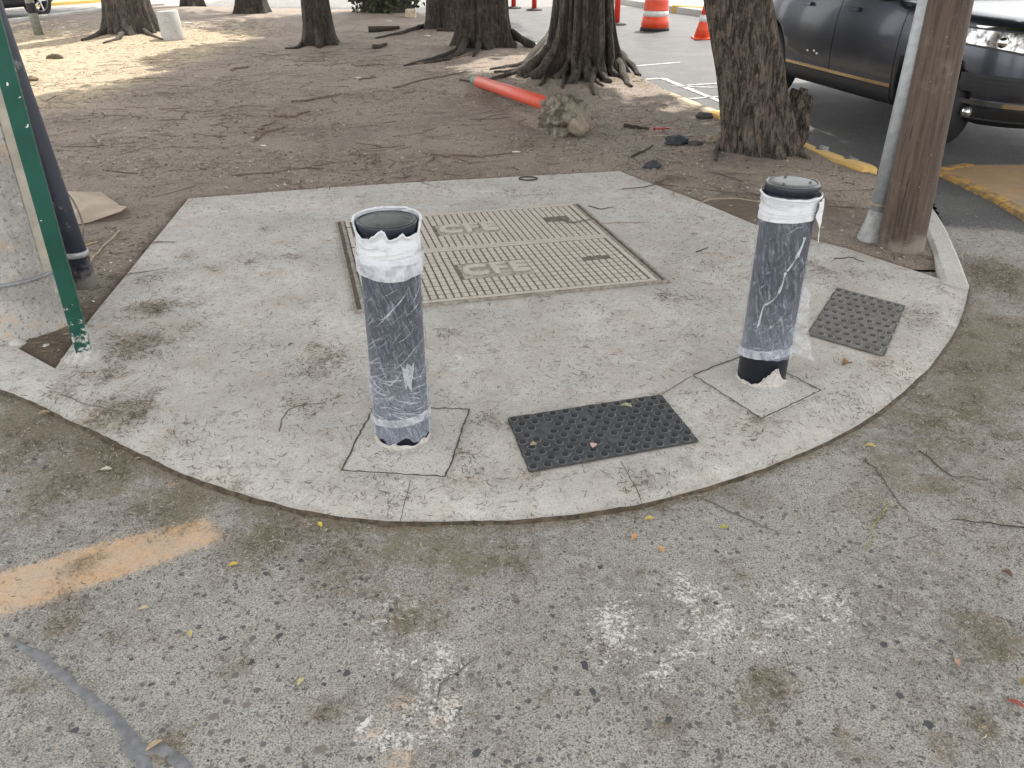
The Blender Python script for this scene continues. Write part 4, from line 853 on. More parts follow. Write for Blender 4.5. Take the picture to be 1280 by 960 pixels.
def trunk_mesh(name, r0, H, lean, flare, fz, lobes, seed, mat, par, seg=96, ridge_amp=.02, z0=-.06, sharp=2.0, top=.72, keep=0):
    zs = [z0]
    while zs[-1] < H: zs.append(zs[-1] + (.03 if zs[-1] < 1.8 else .25))
    A = np.linspace(0, 2 * math.pi, seg, endpoint=False); r_ = random.Random(seed); ph = [r_.uniform(0, 6.28) for _ in range(4)]
    V = []
    L1 = (.5 + .5 * np.cos(lobes * A + ph[0] + .9 * np.sin(2 * A + ph[1]))) ** sharp * (.6 + .4 * np.cos(A * 2 + ph[2]) ** 2 )
    L2 = (.5 + .5 * np.cos((lobes * 2 + 1) * A + ph[3])) ** sharp
    for z in zs:
        zz = max(z, 0); e = math.exp(-zz / fz); r = r0 * (1 + (top - 1) * min(zz / H, 1) * 1.0)
        P3 = np.column_stack([np.cos(A) * 7, np.sin(A) * 7, np.full(seg, z * 1.3 + seed)]); nn = fbm(P3 + 50, 1, 3, seed) - .5
        P4 = np.column_stack([np.cos(A) * 2, np.sin(A) * 2, np.full(seg, z * .8 + seed)]); nl = fbm(P4 + 50, 1, 2, seed + 5) - .5
        rr = r * (1 + flare * (e * (.35 + L1) + keep * math.exp(-zz / 2.5) * (L1 + .4 * L2 - .4)) + .16 * nl) + ridge_amp * 2 * nn + ridge_amp * .6 * (1 - e) * L2
        V.append(np.column_stack([rr * np.cos(A) + lean[0] * zz, rr * np.sin(A) + lean[1] * zz, np.full(seg, z)]))
    V = np.vstack(V); nz_ = len(zs); Fc = [(j * seg + k, j * seg + (k + 1) % seg, (j + 1) * seg + (k + 1) % seg, (j + 1) * seg + k) for j in range(nz_ - 1) for k in range(seg)]
    Fc.append(tuple((nz_ - 1) * seg + k for k in range(seg)))
    return mesh_obj(name, V, Fc, mat, par, True)
def crown_mesh(c, rad, n, seed, par, mat=None, size=.34):
    r = np.random.default_rng(seed); d = r.normal(size=(n, 3)); d /= np.linalg.norm(d, axis=1)[:, None]; u = r.random(n) ** .45
    lump = .75 + .5 * fbm(d * 2 + 10, 1.6, 3, seed); p = d * u[:, None] * lump[:, None] * np.array(rad) + np.array(c)
    a = r.normal(size=(n, 3)); a /= np.linalg.norm(a, axis=1)[:, None]; b = np.cross(a, r.normal(size=(n, 3))); b /= np.linalg.norm(b, axis=1)[:, None]
    s = size * r.uniform(.6, 1.3, n)[:, None]; V = np.stack([p - a * s * .5, p + b * s * .28, p + a * s * .5, p - b * s * .28], 1).reshape(-1, 3)
    Fc = (np.arange(n)[:, None] * 4 + np.arange(4)).tolist(); me = bpy.data.meshes.new('crown'); me.from_pydata(V.tolist(), [], Fc)
    return tag(link('crown', me, mat or LEAF, par), kind='stuff')
def tree(label, px, py, r0, H, lean, flare, fz, lobes, seed, mat, crown=None, ivy=False, roots=(), name='tree', **kw):
    p = at(px, py, .02); cdir = Vector((p.x, p.y, 0)).normalized(); c = p + cdir * r0 * 1.05
    z = soil_at(c.x, c.y) if p.y < 30 else 0
    t = thing(name, label, 'tree', (c.x, c.y, z - .02), 0, 'trees on the bare soil')
    trunk_mesh('trunk', r0, H, lean, flare, fz, lobes, seed, mat, t, **kw)
    top = Vector((lean[0] * H, lean[1] * H, H))
    if crown:
        cc_, rad, n = crown; cl = Vector(cc_) - Vector((c.x, c.y, 0))
        rr = random.Random(seed)
        for k in range(4):
            bm = bmesh.new(); e = cl + Vector((rr.uniform(-.6, .6) * rad[0], rr.uniform(-.6, .6) * rad[1], rr.uniform(-.3, .5) * rad[2])); a = top - Vector((0, 0, .4)) - Vector(lean + (0,)) * .3
            tube(bm, [a.lerp(e, i / 6) + Vector((rr.uniform(-.15, .15), rr.uniform(-.15, .15), .3 * math.sin(math.pi * i / 6))) for i in range(7)], [r0 * .5 * (1 - i / 7) + .02 for i in range(7)], 8); bm_obj('limb', bm, mat, t, True)
        crown_mesh(cl, rad, n, seed, t)
    for k, pts in enumerate(roots):
        W = [at(*q) for q in pts[0]]; pp = []
        for i in range(len(W) - 1):
            for s in range(4): pp.append(W[i].lerp(W[i + 1], s / 4))
        pp.append(W[-1]); rd = pts[1]; rr = random.Random(k + seed * 7); bm = bmesh.new(); n = len(pp)
        q = []
        for i, v in enumerate(pp):
            r_ = rd * (1 - .75 * i / n); zz = soil_at(v.x, v.y) + r_ * .35 + (pts[2] if len(pts) > 2 else .0) * max(0, 1 - i / (n * .5))
            q.append(Vector((v.x - c.x + rr.uniform(-.3, .3) * rd, v.y - c.y + rr.uniform(-.3, .3) * rd, zz - z + .02)))
        tube(bm, q, [rd * (1 - .75 * i / n) * rr.uniform(.85, 1.15) for i in range(n)], 8); bm_obj('root', bm, mat if len(pts) < 4 else pts[3], t, True)
    if ivy: crown_mesh((0, 0, .5), (r0 * 1.9, r0 * 1.9, .85), 2600, seed + 50, t, IVY, .14).name = 'ivy'
    return t
tR = tree('leaning ridged brown tree trunk beside the dark grey car, nearest of the trees', 953, 207, .25, 4.6, (-.335, -.02), .34, .22, 7, 11, BARK1, ((2.2, 6.7, 7.2), (6.5, 6.0, 2.4), 48000), seg=200, ridge_amp=.032, keep=.14,
     roots=((((905, 200), (898, 195), (893, 215)), .05), (((990, 205), (1010, 212)), .04)))
bl = at(1000, 200); o = blob('burl', (bl.x - tR.location.x - .03, bl.y - tR.location.y + .2, .2), (.12, .13, .27), BARK1, tR, 9, .38, 4)
tree('wide strangler tree with hanging root strands behind the fallen orange post', 728, 108, .30, 5, (.0, .02), .66, .35, 10, 23, BARK3, ((.2, 11.2, 7.8), (4.6, 4.2, 2.4), 22000), seg=180, ridge_amp=.03, keep=.75, sharp=3, top=.8,
     roots=[(((690, 78), (668, 92), (640, 102), (618, 101)), .06, .22), (((695, 85), (676, 102), (655, 110)), .07, .35), (((700, 92), (684, 108), (676, 118)), .06, .28), (((690, 72), (655, 90), (612, 95)), .06, .3), (((765, 98), (778, 112), (786, 120)), .07, .2), (((775, 95), (792, 104), (800, 108)), .06, .15), (((725, 104), (742, 112), (752, 120)), .05, .1), (((745, 110), (738, 120), (741, 128)), .045, .1), (((680, 95), (640, 106), (600, 112), (575, 108)), .04, .05), (((712, 102), (706, 112), (703, 122)), .05, .12)])
tree('dark double-ridged tree trunk left of the strangler tree, beside the street', 606, 68, .35, 5, (-.02, 0), .5, .35, 7, 37, BARK2, ((-.4, 14.8, 7.8), (2.3, 3.0, 2.4), 10000), seg=128, ridge_amp=.03, keep=.3,
     roots=[(((585, 68), (578, 74), (560, 80), (530, 84)), .07, .1), (((600, 70), (592, 78)), .05, .1), (((575, 72), (540, 80), (505, 86)), .05), (((640, 66), (665, 68), (685, 68)), .08, .15)])
tree('dark trunk with flared foot between the ivy trunk and ridged trunk', 558, 43, .34, 5, (0, 0), .45, .35, 6, 41, BARK2, ((.6, 19.5, 7.8), (2.2, 2.8, 2.2), 7000), seg=96, ridge_amp=.03, keep=.2, roots=[(((530, 42), (505, 47), (470, 52)), .06), (((545, 46), (580, 46)), .05)])
tree('broad tree trunk wrapped in green ivy at the back of the soil', 484, 21, .50, 5, (0, 0), .35, .4, 6, 43, BARK2, ((-.8, 23.6, 7.8), (3.2, 3.4, 2.4), 8000), True, seg=80)
tree('slim dark tree trunk standing alone in the middle of the soil', 401, 62, .235, 5, (-.03, 0), .75, .22, 6, 47, BARK2, ((-1.9, 18.2, 7.4), (1.4, 2.0, 1.6), 2400), seg=96, ridge_amp=.02, roots=[(((385, 62), (372, 66), (358, 66)), .045, .04), (((412, 60), (420, 60)), .04, .04)])
tree('big grey trunk with spreading roots beside the concrete stump on the left', 168, 50, .375, 5, (-.02, 0), .42, .3, 8, 53, BARK3, ((-7.0, 21.6, 8), (1.9, 1.9, 2), 3000), seg=110, ridge_amp=.025, keep=.2, roots=[(((150, 46), (130, 52), (105, 58)), .08, .1, BARK3), (((160, 50), (150, 56), (132, 60)), .06, .05), (((180, 50), (190, 53), (205, 56)), .05, .05)])
tree('dark trunk at the far left back beside the street kerb', 241, 8, .27, 5, (0, 0), .4, .3, 6, 59, BARK2, ((-9.4, 27, 8), (2.4, 2.4, 2), 2000), seg=64)
tree('dark trunk in the far back left of the slim trunk', 316, 18, .36, 5, (.02, 0), .4, .3, 6, 61, BARK2, ((-6.8, 25, 8), (3, 3, 2), 2600), seg=72)
tree('thin dark sapling trunk beside the street kerb, left of the grey trunk', 140, 13, .12, 4, (0, 0), .2, .2, 4, 67, BARK2, None, seg=32, name='sapling')

# hanging strands down the strangler tree
st_ = [o for o in bpy.data.objects if o.get('label', '').startswith('wide strangler')][0]
tr_ = [c for c in st_.children if c.name.startswith('trunk')][0]; tr_.data.materials[0] = BARK2
fa = math.atan2(-st_.location.y, -st_.location.x); rr = random.Random(77)
tv = np.array([v.co[:] for v in tr_.data.vertices]); tva = np.arctan2(tv[:, 1], tv[:, 0]); tvr = np.hypot(tv[:, 0], tv[:, 1])
def trad(a, z):
    m_ = np.abs((tva - a + math.pi) % (2 * math.pi) - math.pi) + np.abs(tv[:, 2] - z) * 1.0; return tvr[int(np.argmin(m_))]
for k in range(13):
    a0 = fa + rr.uniform(-1.5, 1.5) if k > 5 else fa + (-1.25, -.75, -.3, .12, .55, 1.1)[k]; rd = rr.uniform(.028, .06); pts = []; rads = []
    for i in range(26):
        z = -.02 + 2.6 * (i / 25) ** 1.3; a = a0 + .12 * math.sin(z * 2.2 + k) + .05 * math.sin(z * 7 + k) * (1 - i / 25); r_ = trad(a, z) + rd * .25 + .22 * math.exp(-z / .10) * (1 if k % 2 else .4)
        pts.append((r_ * math.cos(a), r_ * math.sin(a), z if z > .0 else .0)); rads.append(rd * (.9 + .35 * math.exp(-z / .3)) * (1 + .15 * math.sin(z * 5 + k)))
    bm = bmesh.new(); tube(bm, pts, rads, 10); bm_obj('hanging_root', bm, BARK3, st_, True)
# roots and sticks across the soil
WOODY = simple('root_wood', (.15, .112, .083), .95, var=.4, sc_=25); STK = simple('dark_stick', (.045, .034, .027), .95, var=.4); PALEW = simple('pale_stick', (.3, .26, .21), .9)
def stick(name, label, a, b, r, mat, amp=.06, seed=0, soilz=True, cat='root', group=None, z=0):
    A, B = at(*a), at(*b); pts = wiggle(A, B, 9, amp, seed); bm = bmesh.new()
    for p in pts: p.z = (soil_at(p.x, p.y) if soilz else z) + r * (.3 if cat == 'root' else .6)
    tube(bm, pts, [r * (1 - .6 * i / 10) for i in range(10)], 7); return tag(bm_obj(name, bm, mat, None, True), label, cat, group)
G = 'roots showing through the bare soil'
for i, (a, b, r, l) in enumerate((((492, 115), (583, 96), .022, 'long curved surface root left of the fallen orange post'), ((520, 84), (590, 76), .03, 'short surface root running left from the ridged trunk foot'), ((320, 180), (360, 162), .025, 'brown surface root at the left middle of the soil'), ((343, 151), (388, 144), .028, 'surface root left of centre, upper of the left pair'), ((365, 132), (425, 123), .025, 'surface root in the middle below the slim trunk'), ((328, 172), (345, 155), .02, 'short forked root beside the left pair'), ((555, 200), (640, 197), .02, 'low root almost parallel to the slab back edge'), ((450, 104), (468, 98), .02, 'pale short root between slim trunk and orange post'), ((440, 84), (480, 85), .025, 'straight root below the dark broken branch'), ((290, 225), (440, 205), .012, 'thin faint root trail near the slab back edge'), ((290, 92), (312, 88), .03, 'dark root piece right of the concrete stump'))):
    stick('surface_root', l, a, b, r * .75, WOODY, .11, i, group=G)
stick('broken_branch', 'thick dark broken branch lying in front of the ivy trunk', (461, 44), (500, 43), .07, STK, .02, 3, cat='branch')
stick('branch_piece', 'short dark branch piece on the soil below the broken branch', (468, 66), (484, 63), .045, STK, .02, 4, cat='branch')
stick('bark_strip', 'dark bark strip on the soil right of the concrete clod', (780, 163), (810, 168), .022, STK, .02, 5, cat='bark')
stick('dark_stick', 'straight dark stick lying behind the slab corner', (790, 203), (815, 192), .012, STK, .01, 6, cat='stick')
stick('pale_stick', 'pale thin stick below the right side of the clod', (815, 177), (868, 180), .008, PALEW, .02, 7, cat='stick')
stick('red_strip', 'crumpled red plastic strip on the soil by the leaning trunk', (816, 168), (836, 167), .014, simple('red_plastic', (.35, .03, .04), .5), .01, 8, cat='litter')
for i, (px, py, s, l) in enumerate(((330, 186, .022, 'white paper scrap near the left surface root'), (448, 101, .03, 'pale scrap of peeled wood below the slim trunk'), (534, 50, .05, 'white crumpled paper at the foot of the flared trunk'), (235, 32, .06, 'white paper scrap behind the concrete stump'), (85, 47, .06, 'white paper scrap right of the thin pole'), (78, 37, .045, 'smaller white scrap near the street kerb'), (486, 30, .05, 'pale crumb of foam before the ivy trunk'), (645, 194, .025, 'white fleck of paper in front of the clod'))):
    p = at(px, py); tag(blob('paper_scrap', (p.x, p.y, soil_at(p.x, p.y) + s * .15), (s * 1.5, s * .9, s * .25), simple('scrap_white', (.6, .57, .52), .8, bump=0) if i == 0 else bpy.data.materials['scrap_white'], seed=i, sub=2), l, 'litter', 'paper scraps on the soil')
for i, (px, py, s, l, cl) in enumerate(((880, 153, .07, 'dark round stone beside the leaning trunk and yellow kerb', (.05, .05, .055)), (846, 190, .09, 'black tar lump half sunk in the soil by the trunk', (.03, .032, .036)), (816, 217, .06, 'black lump at the back corner of the slab', (.04, .042, .048)), (868, 193, .05, 'small dark lump between tar lump and trunk', (.06, .055, .05)), (1062, 211, .05, 'grey stone against the yellow kerb', (.14, .14, .14)), (897, 190, .08, 'tan stone leaning on the foot of the brown trunk', (.25, .2, .15)), (1026, 198, .05, 'grey broken stone behind the right bollard', (.2, .2, .2)), (68, 77, .1, 'brown clod on the sunlit straw, larger of two', (.1, .075, .045)), (40, 105, .06, 'brown clod on the sunlit straw, smaller of two', (.12, .085, .05)))):
    p = at(px, py); z = soil_at(p.x, p.y); mt = simple('stone_tone', cl, .8, var=.35, sc_=20, bump=.4)
    tag(blob('rock', (p.x, p.y + s * .5, z + s * .2), (s * 1.15, s * .9, s * .6), mt, seed=i + 3, rough=.45, sub=3), l, 'rock', 'loose stones on the soil')
bm = bmesh.new(); p0 = at(660, 224, SLAB_Z); tube(bm, [(p0.x + .07 * math.cos(a * .5), p0.y + .05 * math.sin(a * .5), SLAB_Z + .006) for a in range(14)], .005, 6); tag(bm_obj('wire_loop', bm, STK, None), 'small dark wire loop lying on the back of the slab', 'wire')

# ------------------------------------------------------------------ fallen orange post with its concrete clod
ORG = M('orange_plastic', .5, (.62, .085, .04)); n_ = ORG.noise(12, 5, .7); ORG.set('Base Color', ORG.mix(ORG.mr(n_, .4, .75), (.56, .075, .038), (.48, .12, .08))); ORG = ORG.m
CLOD = M('clod_concrete', .95); n_ = CLOD.noise(9, 6, .7); CLOD.set('Base Color', CLOD.mix(CLOD.mr(n_, .4, .62), (.10, .08, .06), (.31, .275, .225))); CLOD.bump(CLOD.noise(30, 6, .75), .9, .03); CLOD = CLOD.m
a, b = at(598, 102, .12), at(690, 132, .24); d = (b - a).normalized()
t = thing('fallen_post', 'fallen orange plastic post with a lump of concrete on its end', 'post', (b.x, b.y, 0))
bm = bmesh.new(); tube(bm, [a - b + Vector((0, 0, b.z)), Vector((0, 0, b.z)) + d * .08], .067, 24); bm_obj('tube', bm, ORG, t, True)
bm = bmesh.new(); tube(bm, [a - b + Vector((0, 0, b.z)) - d * .22, a - b + Vector((0, 0, b.z)) - d * .04, a - b + Vector((0, 0, b.z)) + d * .01], [.046, .063, .063], 18); bm_obj('end_plug', bm, simple('green_plug', (.08, .2, .15), .6), t, True)
cl = at(717, 160); 
ce = d * .30; o = blob('concrete_clod', (ce.x, ce.y, .20), (.215, .2, .185), CLOD, t, 4, .42, 4)
bm = bmesh.new(); lathe(bm, [(.15, -.06), (.17, -.02), (.165, .04), (.12, .085), (.03, .10)], 20, jit=lambda a, z: .03 * mnoise.noise(Vector((math.cos(a) * 2, math.sin(a) * 2, z * 6)))); o = bm_obj('broken_base', bm, simple('clod_face', (.25, .212, .165), .95, var=.3, sc_=18, bump=.7), t, True); o.location = (ce.x + .13, ce.y - .10, .175); o.scale = (.85, .85, .85); o.rotation_euler = (R(62), 0, R(50))

# ------------------------------------------------------------------ street furniture
OR2 = simple('barrel_orange', (.72, .075, .025), .5, var=.12, sc_=10, bump=.05); WH = simple('reflective_white', (.66, .66, .66), .5, var=.1, bump=0); BLK = simple('rubber_black', (.02, .02, .021), .8)
def lathe_thing(name, label, cat, px, py, parts, group=None):
    p = at(px, py); t = thing(name, label, cat, (p.x, p.y + .2, 0), 0, group)
    for nm, pr, m in parts:
        bm = bmesh.new(); lathe(bm, pr, 32); bm_obj(nm, bm, m, t, True)
    return t
lathe_thing('traffic_barrel', 'orange traffic barrel with white bands on the far side of the street', 'traffic barrel', 820, 39, [('base_ring', [(.30, .0), (.30, .05), (.27, .07)], BLK), ('lower_body', [(.285, .05), (.275, .24), (.26, .25), (.255, .27)], OR2), ('white_band', [(.257, .27), (.257, .38)], WH), ('middle_body', [(.26, .38), (.258, .40), (.245, .55), (.25, .58)], OR2), ('white_band', [(.24, .58), (.238, .70)], WH), ('upper_body', [(.24, .70), (.225, .9), (.2, .95)], OR2)])
cp = at(881, 50)
t = lathe_thing('traffic_cone', 'orange traffic cone with white collar half hidden by the leaning trunk', 'traffic cone', 881, 50, [('cone_body', [(.17, .03), (.12, .22), (.10, .3)], OR2), ('collar', [(.101, .3), (.075, .42)], WH), ('tip', [(.075, .42), (.03, .68), (.02, .7)], OR2)])
bm = bmesh.new(); box(bm, (0, 0, .016), (.38, .38, .035), bev=.008); bm_obj('foot', bm, OR2, t)
RED = simple('delineator_red', (.68, .05, .035), .5, var=.1, bump=.02)
for px, py, l in ((772, 32, 'red delineator post right behind the strangler tree'), (668, 13.5, 'red delineator post in the street left of the strangler tree'), (642, 11, 'red delineator post next to the ridged dark trunk')):
    lathe_thing('delineator_post', l, 'delineator', px, py, [('foot', [(.22, 0), (.2, .03), (.08, .05)], BLK), ('post_tube', [(.065, .05), (.06, .9), (.03, 1.0)], RED)], 'red delineator posts in the street')
p = at(697, 62); t = thing('street_post', 'pale grey square post directly left of the strangler tree', 'post', (p.x, p.y + .1, 0)); bm = bmesh.new(); box(bm, (0, 0, 1.6), (.13, .13, 3.2), bev=.01); bm_obj('post_shaft', bm, simple('pale_post', (.5, .5, .49), .6, bump=.05), t)
p = at(50, 48); t = thing('lamp_pole', 'thin grey green pole with a dark band before the dark blue car', 'pole', (p.x, p.y, .02)); t.rotation_euler = (0, R(-2), 0); bm = bmesh.new(); lathe(bm, [(.085, -.05), (.08, .5), (.07, 3), (.06, 5)], 20); bm_obj('pole_shaft', bm, simple('pole_grey', (.2, .21, .17), .7), t, True); bm = bmesh.new(); lathe(bm, [(.082, .42), (.084, .43), (.084, .58), (.082, .59)], 20, cap=False); bm_obj('dark_band', bm, BLK, t, True)
p = at(214, 56); t = tag(bpy.data.objects.new('concrete_stump', None), None); bpy.data.objects.remove(t)
bm = bmesh.new(); lathe(bm, [(.185, -.03), (.19, .02), (.18, .45), (.165, .47), (.02, .475)], 32, jit=lambda a, z: .006 * mnoise.noise(Vector((math.cos(a) * 3, math.sin(a) * 3, z * 5)))); o = tag(bm_obj('concrete_stump', bm, mat_concrete('stump_concrete', (.36, .355, .34), (.46, .455, .44), False, False), None, True, (p.x, p.y + .15, soil_at(p.x, p.y))), 'short grey concrete cylinder standing beside the big grey trunk', 'concrete cylinder'); o.rotation_euler = (0, R(-3), 0)
p = at(514, 26); bm = bmesh.new(); box(bm, (0, 0, .1), (.24, .2, .2), bev=.02); tag(bm_obj('concrete_block', bm, simple('block_tan', (.42, .36, .26), .9, sc_=12), None, False, (p.x, p.y, .05)), 'small tan concrete block in front of the ivy trunk', 'block')
# ------------------------------------------------------------------ cars
LV = [(.26, 2.2, 2.2, .88), (.31, 2.30, 2.28, .935), (.40, 2.36, 2.33, .955), (.56, 2.40, 2.35, .972), (.70, 2.40, 2.36, .975), (.86, 2.38, 2.36, .968), (1.0, 2.31, 2.35, .95), (1.065, 2.20, 2.34, .935), (1.10, 2.02, 2.33, .925), (1.135, 1.65, 2.32, .915), (1.165, 1.15, 2.31, .905)]
GH = [(1.16, 1.12, 2.27, .885), (1.38, .72, 2.20, .82), (1.58, .30, 2.02, .735), (1.70, .0, 1.80, .66), (1.75, -.35, 1.4, .52)]
NEXP = 4.2
def refine(T, n=4):
    A = np.array(T); t = np.arange(len(A)); out = []
    for i in range(len(A) - 1):
        p0, p1, p2, p3 = A[max(i - 1, 0)], A[i], A[i + 1], A[min(i + 2, len(A) - 1)]
        for k in range(n):
            u = k / n; m1, m2 = (p2 - p0) / 2, (p3 - p1) / 2; out.append(tuple((2 * u**3 - 3 * u**2 + 1) * p1 + (u**3 - 2 * u**2 + u) * m1 + (-2 * u**3 + 3 * u**2) * p2 + (u**3 - u**2) * m2))
    return out + [T[-1]]
LV = refine(LV); GH = refine(GH)
def lev(T, z):
    for i in range(len(T) - 1):
        if z <= T[i + 1][0]:
            t = max(0, (z - T[i][0]) / (T[i + 1][0] - T[i][0])); return [T[i][k] + (T[i + 1][k] - T[i][k]) * t for k in (1, 2, 3)]
    return T[-1][1:]
def side_pt(x, z, off=0, T=LV):
    af, ar, b = lev(T, z); a = af if x > 0 else ar; y = b * max(0, 1 - abs(x / a) ** NEXP) ** (1 / NEXP); return Vector((x, -y - off, z))
def front_pt(y, z, off=0, T=LV):
    af, ar, b = lev(T, z); x = af * max(0, 1 - abs(y / b) ** NEXP) ** (1 / NEXP); g = Vector((abs(x / af) ** (NEXP - 1) / af, math.copysign(abs(y / b) ** (NEXP - 1) / b, y), 0)).normalized(); return Vector((x, y, z)) + g * off
def patch(name, fn, u0, u1, v0, v1, mat, par, nu=12, nv=5, off=.006, back=.02):
    V = []; Fc = []
    for o_ in (off, off - back):
        for i in range(nu + 1):
            for j in range(nv + 1):
                u = u0 + (u1 - u0) * i / nu; a, b_ = (v0(u), v1(u)) if callable(v0) else (v0, v1); V.append(fn(u, a + (b_ - a) * j / nv, o_))
    N = (nu + 1) * (nv + 1); ix = lambda i, j, k=0: k * N + i * (nv + 1) + j
    for i in range(nu):
        for j in range(nv): Fc += [(ix(i, j), ix(i + 1, j), ix(i + 1, j + 1), ix(i, j + 1)), (ix(i, j, 1), ix(i, j + 1, 1), ix(i + 1, j + 1, 1), ix(i + 1, j, 1))]
    for i in range(nu): Fc += [(ix(i, 0), ix(i, 0, 1), ix(i + 1, 0, 1), ix(i + 1, 0)), (ix(i, nv), ix(i + 1, nv), ix(i + 1, nv, 1), ix(i, nv, 1))]
    for j in range(nv): Fc += [(ix(0, j), ix(0, j + 1), ix(0, j + 1, 1), ix(0, j, 1)), (ix(nu, j), ix(nu, j, 1), ix(nu, j + 1, 1), ix(nu, j + 1))]
    me = bpy.data.meshes.new(name); me.from_pydata([tuple(v) for v in V], [], Fc); bm = bmesh.new(); bm.from_mesh(me); bmesh.ops.recalc_face_normals(bm, faces=bm.faces[:]); bm.to_mesh(me); bm.free()
    o = link(name, me, mat, par, True); me.set_sharp_from_angle(angle=R(35)); return o
def loft(T, seg=120):
    V = []; Fc = []
    for z, af, ar, b in T:
        for k in range(seg):
            a = 2 * math.pi * k / seg; c, s = math.cos(a), math.sin(a); e = 2 / NEXP
            V.append(((af if c > 0 else ar) * math.copysign(abs(c) ** e, c), b * math.copysign(abs(s) ** e, s), z))
    for j in range(len(T) - 1):
        for k in range(seg): Fc.append((j * seg + k, j * seg + (k + 1) % seg, (j + 1) * seg + (k + 1) % seg, (j + 1) * seg + k))
    Fc.append(tuple(range(seg))[::-1]); Fc.append(tuple((len(T) - 1) * seg + k for k in range(seg))); return V, Fc
BLACK = M('car_black', .5, (.012, .012, .013)).m; CHR = M('chrome_trim', .12, (.75, .74, .72), 1).m; GLS = M('dark_glass', .04, (.012, .014, .016), 0, Coat_Weight=1.0).m
TYR = simple('tyre_rubber', (.018, .018, .019), .8, var=.2); RIM = M('alloy_rim', .3, (.45, .46, .47), .9).m; LENS = M('headlight_glass', .12, (.5, .5, .5), .8, Coat_Weight=1.0); LENS.set('Base Color', LENS.mix(LENS.mr(LENS.noise(14, 4, .7), .38, .62), (.10, .10, .11), (.85, .84, .82))); LENS = LENS.m; BRASS = M('bronze_trim', .2, (.62, .44, .25), 1).m
def paint(name, col, dust=0):
    m = M(name, .3, col, .85, Coat_Weight=.25, Coat_Roughness=.06)
    if dust:
        sp = m.n('SeparateXYZ'); m.put(sp.inputs[0], m.co()); d = m.ma('MULTIPLY', m.mr(sp.outputs[2], .75, .35, .15, 1), m.mr(m.noise(6, 5, .7), .35, .7))
        m.set('Base Color', m.mix(m.ma('MULTIPLY', d, dust), col, (.14, .125, .11))); m.set('Roughness', m.mr(d, 0, 1, .28, .6))
    return m.m
